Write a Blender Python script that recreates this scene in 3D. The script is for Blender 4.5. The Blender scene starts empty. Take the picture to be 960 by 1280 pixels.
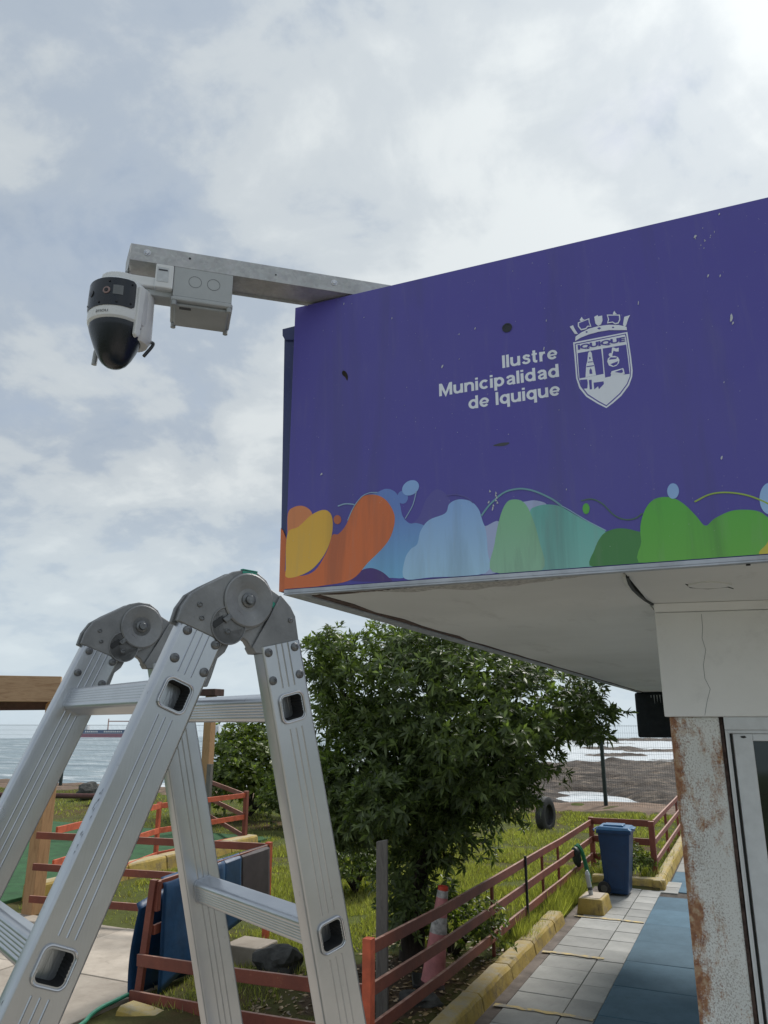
import bpy, bmesh, math, random
import numpy as np
from mathutils import Vector, Matrix, Euler
R = math.radians
rnd = random.Random(7)
scn = bpy.context.scene
COL = scn.collection

# ------------------------------------------------------------------ camera
cd = bpy.data.cameras.new('camera'); cam = bpy.data.objects.new('camera', cd); COL.objects.link(cam)
cam.location = (1.385, -2.162, 2.6)
cam.rotation_euler = (R(90 + 15.7), 0, R(25))
cd.sensor_fit = 'VERTICAL'; cd.sensor_height = 36; cd.lens = 940 / 1280 * 36
cd.clip_start = .05; cd.clip_end = 30000
scn.camera = cam
scn.render.resolution_x = 768; scn.render.resolution_y = 1024

# ------------------------------------------------------------------ sky, sun, exposure
SUN = Vector((.16, .72, .80)).normalized()
SUN_EL = math.asin(SUN.z)
scn.view_settings.view_transform = 'Standard'; scn.view_settings.look = 'None'
scn.view_settings.exposure = 0.66; scn.view_settings.gamma = 1
scn.view_settings.use_curve_mapping = False
wd = bpy.data.worlds.new('World'); scn.world = wd; wd.use_nodes = True
nt = wd.node_tree; nt.nodes.clear()
def N(t, **k):
    n = nt.nodes.new(t)
    for a, b in k.items(): setattr(n, a, b)
    return n
def ramp(n, pts):
    cr = n.color_ramp
    while len(cr.elements) < len(pts): cr.elements.new(.5)
    for e, (p, c) in zip(cr.elements, pts):
        e.position = p; e.color = (c, c, c, 1) if isinstance(c, (int, float)) else (*c, 1)
    return n
out = N('ShaderNodeOutputWorld'); bg = N('ShaderNodeBackground'); bg.inputs[1].default_value = .10
sky = N('ShaderNodeTexSky', sky_type='NISHITA', sun_disc=False, sun_elevation=SUN_EL, sun_rotation=math.atan2(SUN.x, SUN.y))
sky.air_density = 1.0; sky.dust_density = 2.0
tc = N('ShaderNodeTexCoord')
sep = N('ShaderNodeSeparateXYZ'); nt.links.new(tc.outputs['Generated'], sep.inputs[0])
def M(op, a, b=None, clamp=False):
    n = N('ShaderNodeMath', operation=op, use_clamp=clamp)
    for i, v in enumerate((a, b)):
        if v is None: continue
        if isinstance(v, (int, float)): n.inputs[i].default_value = v
        else: nt.links.new(v, n.inputs[i])
    return n.outputs[0]
zc = M('ADD', M('MAXIMUM', sep.outputs[2], 0.0), .35)
cx = M('DIVIDE', sep.outputs[0], zc); cy = M('DIVIDE', sep.outputs[1], zc)
cmb = N('ShaderNodeCombineXYZ'); nt.links.new(cx, cmb.inputs[0]); nt.links.new(cy, cmb.inputs[1])
def noise(scale, detail, rough, dist, off):
    m = N('ShaderNodeMapping'); m.inputs['Location'].default_value = off; nt.links.new(cmb.outputs[0], m.inputs[0])
    n = N('ShaderNodeTexNoise'); n.inputs['Scale'].default_value = scale; n.inputs['Detail'].default_value = detail
    n.inputs['Roughness'].default_value = rough; n.inputs['Distortion'].default_value = dist
    nt.links.new(m.outputs[0], n.inputs[0]); return n.outputs[0]
n1 = noise(2.0, 9, .58, .25, (3.1, 1.7, 0)); n2 = noise(5.2, 8, .55, .4, (7.7, 2.2, 0)); n3 = noise(1.1, 4, .5, .2, (1.2, 5.4, 0))
mixn = M('ADD', M('ADD', M('MULTIPLY', n1, .52), M('MULTIPLY', n2, .28)), M('MULTIPLY', n3, .20))
vd = N('ShaderNodeVectorMath', operation='DOT_PRODUCT'); nt.links.new(tc.outputs['Generated'], vd.inputs[0]); vd.inputs[1].default_value = SUN
cr = ramp(N('ShaderNodeValToRGB'), [(.40, (2.35, 2.85, 3.55)), (.47, (2.95, 3.4, 3.95)), (.525, (3.9, 4.25, 4.5)), (.60, (4.8, 5.1, 5.2))])
cr.color_ramp.interpolation = 'EASE'; nt.links.new(M('ADD', mixn, M('MULTIPLY', M('POWER', M('MAXIMUM', vd.outputs['Value'], 0), 9), .07)), cr.inputs[0])
# bright halo of the sun behind the cloud sheet
dd = M('MAXIMUM', vd.outputs['Value'], 0)
glow = M('ADD', M('MULTIPLY', M('POWER', dd, 40), .12), M('ADD', M('MULTIPLY', M('POWER', dd, 5), .20), .91))
mg = N('ShaderNodeVectorMath', operation='SCALE'); nt.links.new(cr.outputs[0], mg.inputs[0]); nt.links.new(glow, mg.inputs['Scale'])
# pale band near the horizon
hz = ramp(N('ShaderNodeValToRGB'), [(0, 1.), (.30, 0.)]); nt.links.new(M('MAXIMUM', sep.outputs[2], 0), hz.inputs[0])
mh = N('ShaderNodeMixRGB'); nt.links.new(M('MULTIPLY', hz.outputs[0], .80), mh.inputs[0]); nt.links.new(mg.outputs[0], mh.inputs[1]); mh.inputs[2].default_value = (4.2, 4.9, 5.35, 1)
# thin spots where the blue shows
thin = ramp(N('ShaderNodeValToRGB'), [(.33, .84), (.45, .98)]); nt.links.new(n1, thin.inputs[0])
mx = N('ShaderNodeMixRGB'); nt.links.new(thin.outputs[0], mx.inputs[0]); nt.links.new(sky.outputs[0], mx.inputs[1]); nt.links.new(mh.outputs[0], mx.inputs[2])
nt.links.new(mx.outputs[0], bg.inputs[0]); nt.links.new(bg.outputs[0], out.inputs[0])
sl = bpy.data.lights.new('sun', 'SUN'); sl.energy = 2.2; sl.angle = R(14); sl.color = (1, .96, .90)
so = bpy.data.objects.new('sun', sl); COL.objects.link(so)
so.rotation_euler = SUN.to_track_quat('Z', 'Y').to_euler(); so.location = (0, 0, 20)

# ------------------------------------------------------------------ materials
class NB:
    def __init__(s, name):
        s.m = bpy.data.materials.new(name); s.m.use_nodes = True; s.t = s.m.node_tree
        s.b = s.t.nodes['Principled BSDF']; s.co = s.t.nodes.new('ShaderNodeTexCoord').outputs['Object']
    def n(s, t, **k):
        n = s.t.nodes.new(t)
        for a, b in k.items(): setattr(n, a, b)
        return n
    def L(s, a, b): s.t.links.new(a, b)
    def map(s, sc=(1, 1, 1), loc=(0, 0, 0)):
        m = s.n('ShaderNodeMapping'); m.inputs['Scale'].default_value = sc; m.inputs['Location'].default_value = loc; s.L(s.co, m.inputs[0]); return m.outputs[0]
    def noise(s, scale, detail=4, rough=.55, sc=(1, 1, 1), loc=(0, 0, 0), dist=0):
        n = s.n('ShaderNodeTexNoise'); n.inputs['Scale'].default_value = scale; n.inputs['Detail'].default_value = detail
        n.inputs['Roughness'].default_value = rough; n.inputs['Distortion'].default_value = dist
        s.L(s.map(sc, loc), n.inputs[0]); return n.outputs[0]
    def ramp(s, f, pts):
        r = ramp(s.n('ShaderNodeValToRGB'), pts); s.L(f, r.inputs[0]); return r.outputs[0]
    def mix(s, f, a, b, mode='MIX'):
        m = s.n('ShaderNodeMixRGB', blend_type=mode)
        for i, v in enumerate((f, a, b)):
            if isinstance(v, (int, float)): m.inputs[i].default_value = v if i == 0 else (v, v, v, 1)
            elif isinstance(v, tuple): m.inputs[i].default_value = (*v[:3], 1)
            else: s.L(v, m.inputs[i])
        return m.outputs[0]
    def math(s, op, a, b):
        m = s.n('ShaderNodeMath', operation=op)
        for i, v in enumerate((a, b)):
            if isinstance(v, (int, float)): m.inputs[i].default_value = v
            else: s.L(v, m.inputs[i])
        return m.outputs[0]
    def set(s, **k):
        for a, v in k.items():
            i = s.b.inputs[{'col': 'Base Color', 'rough': 'Roughness', 'metal': 'Metallic', 'spec': 'Specular IOR Level', 'alpha': 'Alpha', 'trans': 'Transmission Weight', 'coat': 'Coat Weight'}[a]]
            if isinstance(v, (int, float)): i.default_value = v
            elif isinstance(v, tuple): i.default_value = (*v[:3], 1)
            else: s.L(v, i)
        return s
    def bump(s, h, st=.3, d=.01):
        b = s.n('ShaderNodeBump'); b.inputs['Strength'].default_value = st; b.inputs['Distance'].default_value = d
        s.L(h, b.inputs['Height']); s.L(b.outputs[0], s.b.inputs['Normal']); return s
def simple(name, col, rough=.6, metal=0, var=.25, scale=8, bump=.15, bs=60, sc=(1, 1, 1), bd=.003, spec=.5):
    k = NB(name); f = k.noise(scale, 5, .6, sc)
    a = tuple(c * (1 - var) for c in col); b = tuple(min(1, c * (1 + var)) for c in col)
    k.set(col=k.ramp(f, [(.3, a), (.7, b)]), metal=metal, spec=spec)
    k.set(rough=k.math('ADD', k.math('MULTIPLY', k.noise(scale * 2.3, 4), .25), rough - .12))
    if bump: k.bump(k.noise(bs, 4, .6, sc), bump, bd)
    return k.m
def aluminium():
    k = NB('brushed_aluminium')
    f = k.noise(5, 6, .6); g = k.noise(260, 3, .6, (1, 1, .03)); sp = k.noise(70, 5, .7)
    c = k.ramp(f, [(.3, (.40, .42, .45)), (.7, (.55, .57, .60))])
    c = k.mix(k.ramp(sp, [(.66, 0), (.74, .35)]), c, (.10, .10, .11))
    k.set(col=c, metal=.95, rough=k.math('ADD', k.math('MULTIPLY', k.noise(9, 4), .25), .20)).bump(g, .12, .002); return k.m
def print_mat(name, col, col2=None, rough=.42, streak=.22):
    k = NB(name)
    if col2:
        g = k.n('ShaderNodeSeparateXYZ'); k.L(k.map(), g.inputs[0])
        c = k.ramp(k.math('MULTIPLY', g.outputs[2], 3.6), [(.05, col2), (.85, col)])
    else:
        c = k.mix(0, col, col)
    s = k.noise(9, 5, .62, (1, 1, .10), dist=.6); s2 = k.noise(34, 4, .6, (1, 1, .12))
    c = k.mix(k.ramp(s, [(.50, 0), (.66, streak)]), c, (.05, .055, .06))
    c = k.mix(k.ramp(s2, [(.55, 0), (.75, streak * .5)]), c, (.3, .3, .3))
    c = k.mix(k.ramp(k.noise(1.7, 5, .6), [(.3, .0), (.75, .09)]), c, (.25, .27, .34))
    c = k.mix(k.ramp(k.noise(150, 3, .6), [(.71, 0), (.76, .5)]), c, (.62, .62, .62))
    k.set(col=c, rough=rough, spec=.5).bump(k.noise(3, 3), .1, .01); return k.m
def galv():
    k = NB('galvanised_steel'); v = k.n('ShaderNodeTexVoronoi'); v.inputs['Scale'].default_value = 90; k.L(k.map(), v.inputs[0])
    c = k.mix(k.ramp(k.noise(14, 6, .65), [(.35, 0), (.7, 1)]), (.37, .39, .405), (.50, .52, .535))
    c = k.mix(.09, c, v.outputs['Color']); bw = k.n('ShaderNodeRGBToBW'); k.L(c, bw.inputs[0])
    c = k.mix(.85, c, bw.outputs[0]); c = k.mix(k.ramp(k.noise(40, 6, .7), [(.62, 0), (.72, .6)]), c, (.62, .64, .64))
    k.set(col=c, metal=.55, rough=.5).bump(k.noise(60, 4), .12, .002); return k.m
def painted_wall(name, col, rough=.7, dirt=.5):
    k = NB(name); c = k.ramp(k.noise(1.6, 6, .6), [(.3, tuple(x * .86 for x in col)), (.7, col)])
    c = k.mix(k.ramp(k.noise(7, 7, .68), [(.56, 0), (.72, dirt * .5)]), c, tuple(x * .55 for x in col))
    c = k.mix(k.ramp(k.noise(55, 5, .7), [(.68, 0), (.74, .6)]), c, tuple(x * .45 for x in col))
    k.set(col=c, rough=rough).bump(k.noise(22, 8, .7), .35, .006); return k.m
def rust_wall():
    k = NB('chipped_white_paint_over_rust')
    c = k.ramp(k.noise(3, 4), [(.3, (.68, .70, .68)), (.7, (.82, .83, .81))])
    fl = k.noise(190, 5, .68, (1, 1, .8)); dens = k.noise(4, 5, .65, (1, 1, .5))
    m = k.math('ADD', fl, k.math('MULTIPLY', dens, .42))
    c = k.mix(k.ramp(m, [(.72, 0), (.80, .55)]), c, (.17, .125, .10))
    c = k.mix(k.ramp(k.noise(26, 6, .7), [(.52, 0), (.70, .35)]), c, (.42, .36, .29))
    r1 = k.noise(11, 7, .72, (1, 1, .45), (3, 1, 5)); 
    sx = k.n('ShaderNodeSeparateXYZ'); k.L(k.map(), sx.inputs[0])
    edge = k.ramp(sx.outputs[0], [(.0, .19), (.022, .10), (.06, .0)])
    r1 = k.math('ADD', r1, k.math('SUBTRACT', edge, .012))
    rc = k.ramp(k.noise(45, 5), [(.35, (.20, .075, .035)), (.5, (.33, .15, .065)), (.68, (.50, .38, .25))])
    c = k.mix(k.ramp(k.math('ADD', r1, k.math('MULTIPLY', fl, .22)), [(.63, 0), (.74, .95)]), c, rc)
    k.set(col=c, rough=.85).bump(k.math('ADD', m, r1), .6, .006); return k.m
def tile_mat(name, a, b):
    k = NB(name); oi = k.n('ShaderNodeObjectInfo')
    c = k.ramp(k.noise(2.2, 7, .66), [(.3, a), (.7, b)])
    c = k.mix(k.ramp(k.noise(11, 7, .72), [(.55, 0), (.75, .45)]), c, tuple(x * .5 for x in a))
    hv = k.ramp(oi.outputs['Random'], [(0, .80), (1, 1.12)]); c = k.mix(1, c, hv, 'MULTIPLY')
    k.set(col=c, rough=.8, spec=.3).bump(k.noise(70, 6, .7), .3, .004); return k.m
def kerb_mat():
    k = NB('worn_yellow_paint'); f = k.noise(7, 7, .7)
    c = k.ramp(k.noise(2.5, 5), [(.3, (.36, .25, .06)), (.7, (.52, .39, .13))])
    c = k.mix(k.ramp(f, [(.48, 0), (.66, .85)]), c, (.20, .155, .10))
    c = k.mix(k.ramp(k.noise(20, 6, .7, (1, 1, .3)), [(.58, 0), (.75, .7)]), c, (.10, .075, .045))
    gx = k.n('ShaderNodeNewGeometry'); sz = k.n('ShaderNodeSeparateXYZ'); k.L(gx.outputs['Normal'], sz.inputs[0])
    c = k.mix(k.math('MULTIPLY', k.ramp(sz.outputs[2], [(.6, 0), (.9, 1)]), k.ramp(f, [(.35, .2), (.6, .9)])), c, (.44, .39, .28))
    k.set(col=c, rough=.9, spec=.2).bump(k.noise(30, 7, .7), .6, .012); return k.m
def wood_mat(name, a, b, d, sc=(9, 9, 1.2)):
    k = NB(name); f = k.noise(1.6, 7, .65, sc, dist=1.2); c = k.ramp(f, [(.3, a), (.5, b), (.7, a)])
    v = k.n('ShaderNodeTexVoronoi'); v.inputs['Scale'].default_value = 1.3; k.L(k.map(tuple(x / max(sc) * 2 for x in sc)), v.inputs[0])
    c = k.mix(k.ramp(v.outputs['Distance'], [(.06, .8), (.16, 0)]), c, d)
    c = k.mix(k.ramp(k.noise(14, 5, .6, sc), [(.6, 0), (.8, .5)]), c, d)
    k.set(col=c, rough=.75, spec=.3).bump(f, .35, .006); return k.m
def red_rail():
    k = NB('weathered_red_paint_lit_tops'); c = k.ramp(k.noise(2.2, 6, .6), [(.3, (.135, .038, .028)), (.7, (.25, .070, .042))])
    c = k.mix(k.ramp(k.noise(55, 5, .7), [(.6, 0), (.75, .5)]), c, (.36, .20, .14))
    c = k.mix(k.ramp(k.noise(16, 7, .7), [(.62, 0), (.72, .8)]), c, (.34, .17, .10))
    c = k.mix(k.ramp(k.noise(5, 5, .7), [(.55, 0), (.7, .45)]), c, (.09, .035, .028))
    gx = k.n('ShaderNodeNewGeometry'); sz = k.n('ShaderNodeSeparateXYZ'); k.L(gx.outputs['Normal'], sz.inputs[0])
    c = k.mix(k.math('MULTIPLY', k.ramp(sz.outputs[2], [(.6, 0), (.9, 1)]), k.ramp(k.noise(9, 5), [(.3, .9), (.6, .35)])), c, (.50, .33, .26))  # up-facing faces paler: sun bleaching and a painted top highlight
    k.set(col=c, rough=.62, spec=.4).bump(k.noise(30, 6, .7), .4, .005); return k.m
def soffit_mat():
    k = NB('stained_white_soffit'); c = k.ramp(k.noise(1.1, 5, .55), [(.3, (.66, .67, .66)), (.7, (.80, .81, .80))])
    c = k.mix(k.ramp(k.noise(60, 6, .75), [(.60, 0), (.68, .45)]), c, (.68, .68, .66))
    c = k.mix(k.ramp(k.noise(3.5, 6, .7, (1, .3, 1)), [(.58, 0), (.75, .35)]), c, (.22, .22, .20))
    k.set(col=c, rough=.5, spec=.5).bump(k.noise(9, 5, .6), .25, .01); return k.m
def ground_mat():
    k = NB('soil_under_grass')
    c = k.ramp(k.noise(.35, 6, .65), [(.36, (.10, .065, .035)), (.50, (.085, .095, .03)), (.7, (.11, .14, .03))])
    c = k.mix(k.ramp(k.noise(4, 7, .7), [(.45, 0), (.7, .6)]), c, (.05, .06, .02))
    d = k.n('ShaderNodeVectorMath', operation='LENGTH'); k.L(k.map((1, .55, 0), (2.2, -3.0, 0)), d.inputs[0])
    c = k.mix(k.ramp(k.math('ADD', d.outputs['Value'], k.math('MULTIPLY', k.noise(1.8, 6, .7), .7)), [(1.1, 1), (1.0, 1)] if False else [(.95, 1), (1.0, .0)]), c, k.ramp(k.noise(8, 7, .75), [(.35, (.035, .025, .018)), (.65, (.12, .085, .055))]))
    k.set(col=c, rough=.95, spec=.1).bump(k.noise(9, 7, .7), .7, .05); return k.m
def rock_mat():
    k = NB('wet_dark_shore_rock')
    c = k.ramp(k.noise(.16, 8, .72, (1, 2.5, 1)), [(.36, (.020, .014, .010)), (.5, (.062, .043, .031)), (.62, (.20, .155, .115))])
    c = k.mix(k.ramp(k.noise(.5, 9, .78, (1, 1.6, 1)), [(.42, 0), (.56, .9)]), c, (.022, .016, .012))
    k.set(col=c, rough=.8, spec=.3).bump(k.noise(.8, 9, .75), .9, .35); return k.m
def sea_mat():
    k = NB('choppy_sea')
    geo = k.n('ShaderNodeNewGeometry'); k.co = geo.outputs['Position']
    w1 = k.noise(.05, 7, .62, (1, 2.2, 1)); w2 = k.noise(.5, 6, .6, (1, 1.7, 1))
    c = k.ramp(w1, [(.35, (.13, .19, .23)), (.6, (.21, .28, .31))])
    c = k.mix(k.ramp(k.noise(.09, 8, .7, (1, 3, 1), (30, 4, 0)), [(.53, 0), (.62, .75)]), c, (.66, .70, .72))
    k.set(col=c, rough=.35, spec=.6).bump(k.math('ADD', w1, k.math('MULTIPLY', w2, .4)), .35, 1.2); return k.m
def puddle_mat():
    k = NB('foamy_tide_pool_water')
    geo = k.n('ShaderNodeNewGeometry'); k.co = geo.outputs['Position']
    c = k.mix(k.ramp(k.noise(.35, 7, .7, (1, 2, 1)), [(.38, .15), (.60, 1)]), (.22, .27, .30), (.80, .82, .83))
    k.set(col=c, rough=.25, spec=.6).bump(k.noise(1.5, 5), .2, .1); return k.m
def leaf_mat(name, a, b, t=.35):
    k = NB(name); geo = k.n('ShaderNodeNewGeometry')
    c = k.ramp(geo.outputs['Random Per Island'], [(0, a), (.75, b), (1, tuple(min(1, x * 1.7) for x in b))])
    k.set(col=c, rough=.42, spec=.5)
    tr = k.n('ShaderNodeBsdfTranslucent'); k.L(k.mix(1, c, (1.5, 1.7, .6), 'MULTIPLY'), tr.inputs[0])
    ms = k.n('ShaderNodeMixShader'); ms.inputs[0].default_value = t
    k.L(k.b.outputs[0], ms.inputs[1]); k.L(tr.outputs[0], ms.inputs[2])
    o = [x for x in k.t.nodes if x.type == 'OUTPUT_MATERIAL'][0]; k.L(ms.outputs[0], o.inputs[0]); return k.m
def cast_mat():
    k = NB('worn_cast_aluminium_hinge'); c = k.ramp(k.noise(18, 6, .65), [(.3, (.17, .175, .18)), (.7, (.28, .285, .29))])
    c = k.mix(k.ramp(k.noise(60, 6, .7), [(.60, 0), (.72, .5)]), c, (.33, .34, .34))
    k.set(col=c, metal=.6, rough=.5).bump(k.noise(240, 4), .25, .0015); return k.m
MT = {}
MT['alu'] = aluminium(); MT['galv'] = galv(); MT['cast'] = cast_mat()
MT['alu_dark'] = simple('dark_metal_and_bore_shade', (.028, .029, .031), .7, .0)  # near black: bore shade put into colour; also plain for catch and steel post
MT['alu_bright'] = simple('bright_aluminium_rim', (.55, .56, .58), .28, .9, .1)
MT['rivet'] = simple('dark_steel_rivet', (.16, .165, .17), .4, .8, .3, 200)
MT['black'] = simple('black_plastic', (.012, .013, .015), .4, 0, .3)
MT['tape'] = simple('green_tape_remnant', (.03, .30, .22), .5, 0, .4, 120)
MT['purple'] = print_mat('purple_vinyl_print', (.078, .064, .36), None, .38, .16)
MT['return'] = print_mat('dark_blue_painted_metal', (.030, .045, .15), None, .35, .2)
MT['wall'] = painted_wall('old_white_wall_paint', (.82, .83, .82))
MT['soffit'] = soffit_mat()
MT['flash'] = simple('pale_grey_metal_flashing', (.42, .45, .50), .45, .3, .2, 12)
MT['rustline'] = simple('rust_and_peeling_sealant', (.085, .055, .045), .9, 0, .7, 40, .5)
MT['roughpatch'] = simple('rough_peeling_render', (.50, .49, .47), .9, 0, .4, 60, .9, 140, bd=.006)
MT['rustwall'] = rust_wall()
MT['pvc'] = simple('white_window_frame', (.60, .63, .65), .35, 0, .08, 20, .05)
MT['rubber'] = simple('dark_seal', (.02, .024, .024), .6)
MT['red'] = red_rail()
MT['orange_red'] = simple('sun_faded_orange_red_paint', (.50, .10, .045), .6, 0, .3, 7, .3, 40)
MT['blue_sheet'] = simple('blue_vinyl_sheet', (.006, .045, .12), .5, 0, .35, 3, .2, 8, bd=.02)
MT['dark_sheet'] = simple('faded_brown_sheet', (.040, .030, .034), .7, 0, .3, 5)
MT['bin'] = simple('blue_bin_plastic', (.004, .034, .105), .38, 0, .2, 6, .1)
MT['binlid'] = simple('blue_bin_lid_plastic', (.025, .115, .25), .32, 0, .2, 6, .1)
MT['tile'] = tile_mat('grey_paving_tile', (.27, .275, .265), (.40, .40, .385))
MT['bluetile'] = tile_mat('blue_floor_paint', (.048, .105, .150), (.082, .160, .222))
MT['base'] = simple('dark_joint_dirt', (.06, .05, .042), .95, 0, .5, 9, .5)
MT['gutter'] = simple('dark_gutter_concrete', (.15, .125, .11), .9, 0, .4, 5, .5)
def stripe_mat():
    k = NB('worn_yellow_line'); c = k.mix(k.ramp(k.noise(9, 7, .72), [(.44, 0), (.56, 1)]), (.60, .46, .20), (.34, .32, .28)); k.set(col=c, rough=.85); return k.m
MT['stripe'] = stripe_mat()
MT['kerb'] = kerb_mat()
MT['concrete'] = tile_mat('pale_worn_concrete', (.33, .285, .235), (.50, .44, .37))
MT['turf'] = simple('dark_green_artificial_turf', (.022, .085, .028), .95, 0, .3, 4, .8, 120)
MT['dirt'] = simple('brown_bank_dirt', (.17, .115, .08), .95, 0, .4, 2.5, .7, 14, bd=.03); MT['soil'] = ground_mat(); MT['rock'] = rock_mat(); MT['sea'] = sea_mat(); MT['puddle'] = puddle_mat()
MT['leaf'] = leaf_mat('glossy_dark_leaf', (.050, .075, .024), (.125, .165, .060), .38)
MT['leaf2'] = leaf_mat('yellow_green_leaf', (.045, .075, .016), (.15, .19, .04), .35)
MT['grass'] = leaf_mat('grass_blade', (.155, .17, .045), (.30, .30, .10), .40)
MT['drygrass'] = leaf_mat('dry_grass_blade', (.14, .12, .05), (.28, .26, .10), .3)
MT['litter'] = leaf_mat('dry_fallen_leaf', (.10, .06, .03), (.34, .24, .13), .1)
MT['bark'] = simple('dark_bark', (.035, .027, .02), .95, 0, .5, 18, .8, 30, (1, 1, .3), .02)
MT['greypost'] = wood_mat('weathered_grey_wood', (.10, .092, .085), (.19, .175, .16), (.07, .06, .05))
MT['pine'] = wood_mat('varnished_pine', (.30, .165, .08), (.45, .27, .14), (.13, .055, .03))
MT['pine_h'] = wood_mat('varnished_pine_beam', (.30, .18, .10), (.46, .31, .19), (.12, .055, .035), (1.2, 9, 9))
MT['darkwood'] = simple('dark_and_shaded_timber', (.065, .030, .022), .7, 0, .4, 6, .3)  # dark brown: shade painted on the rear beam, own colour of the pillar cap
MT['cone'] = simple('faded_pink_cone', (.50, .19, .19), .6, 0, .25, 7)
MT['coneband'] = simple('dirty_reflective_band', (.40, .38, .36), .6, 0, .5, 22)
MT['conetop'] = simple('red_cone_tip', (.60, .06, .03), .5)
MT['tyre'] = simple('black_tyre_rubber', (.025, .026, .028), .7, 0, .3, 15, .4)
MT['wire'] = simple('dark_green_fence_steel', (.022, .035, .032), .5, .3)
MT['white'] = simple('white_camera_plastic', (.70, .71, .72), .35, 0, .06, 12, .04)
MT['domeblack'] = simple('smoked_camera_plastic', (.012, .016, .024), .28, 0, .2, 6, .02)
MT['boxgrey'] = simple('grey_junction_box_plastic', (.40, .42, .43), .5, 0, .08, 9, .08)
MT['boxlid'] = simple('grey_junction_box_lid', (.33, .35, .36), .45, 0, .1, 9, .06)
MT['line'] = simple('dark_grey_line', (.16, .17, .18), .6)  # dark grey for knockout rings, plaster crack, sensor panel and crate lid
MT['ink'] = simple('dark_ink', (.05, .055, .065), .5)
MT['label'] = simple('silver_label', (.52, .54, .56), .35, .1, .1, 60)
MT['lens'] = simple('lens_glass', (.004, .004, .006), .12, 0, .1)
MT['lensring'] = simple('warm_reflecting_lens', (.30, .20, .19), .25)
MT['rope'] = simple('green_hose', (.02, .20, .09), .45, 0, .3, 30)
MT['hose'] = simple('green_garden_hose', (.05, .33, .20), .4, 0, .2, 15)
MT['stone'] = simple('dark_field_stone', (.055, .055, .052), .9, 0, .5, 9, .6)
MT['hull_red'] = simple('hazed_red_hull', (.25, .12, .15), .6); MT['hull_blue'] = simple('hazed_navy_hull', (.10, .14, .22), .6)  # distance haze put into both hull colours
MT['mast'] = simple('rusty_pale_mast', (.42, .28, .24), .6); MT['shipwhite'] = simple('white_ship_paint', (.6, .6, .6), .6)
MT['pipe'] = simple('brown_pipe_paint', (.10, .035, .03), .6)
MT['blackcloth'] = simple('black_cloth_cover', (.007, .011, .014), .8, 0, .3, 8, .5, 25, bd=.01)
def glass_mat():
    k = NB('dark_window_glass'); k.set(col=k.ramp(k.noise(2, 4), [(.4, (.012, .018, .018)), (.6, (.03, .04, .038))]), rough=.05, spec=.7); return k.m
MT['glass'] = glass_mat()

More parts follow.
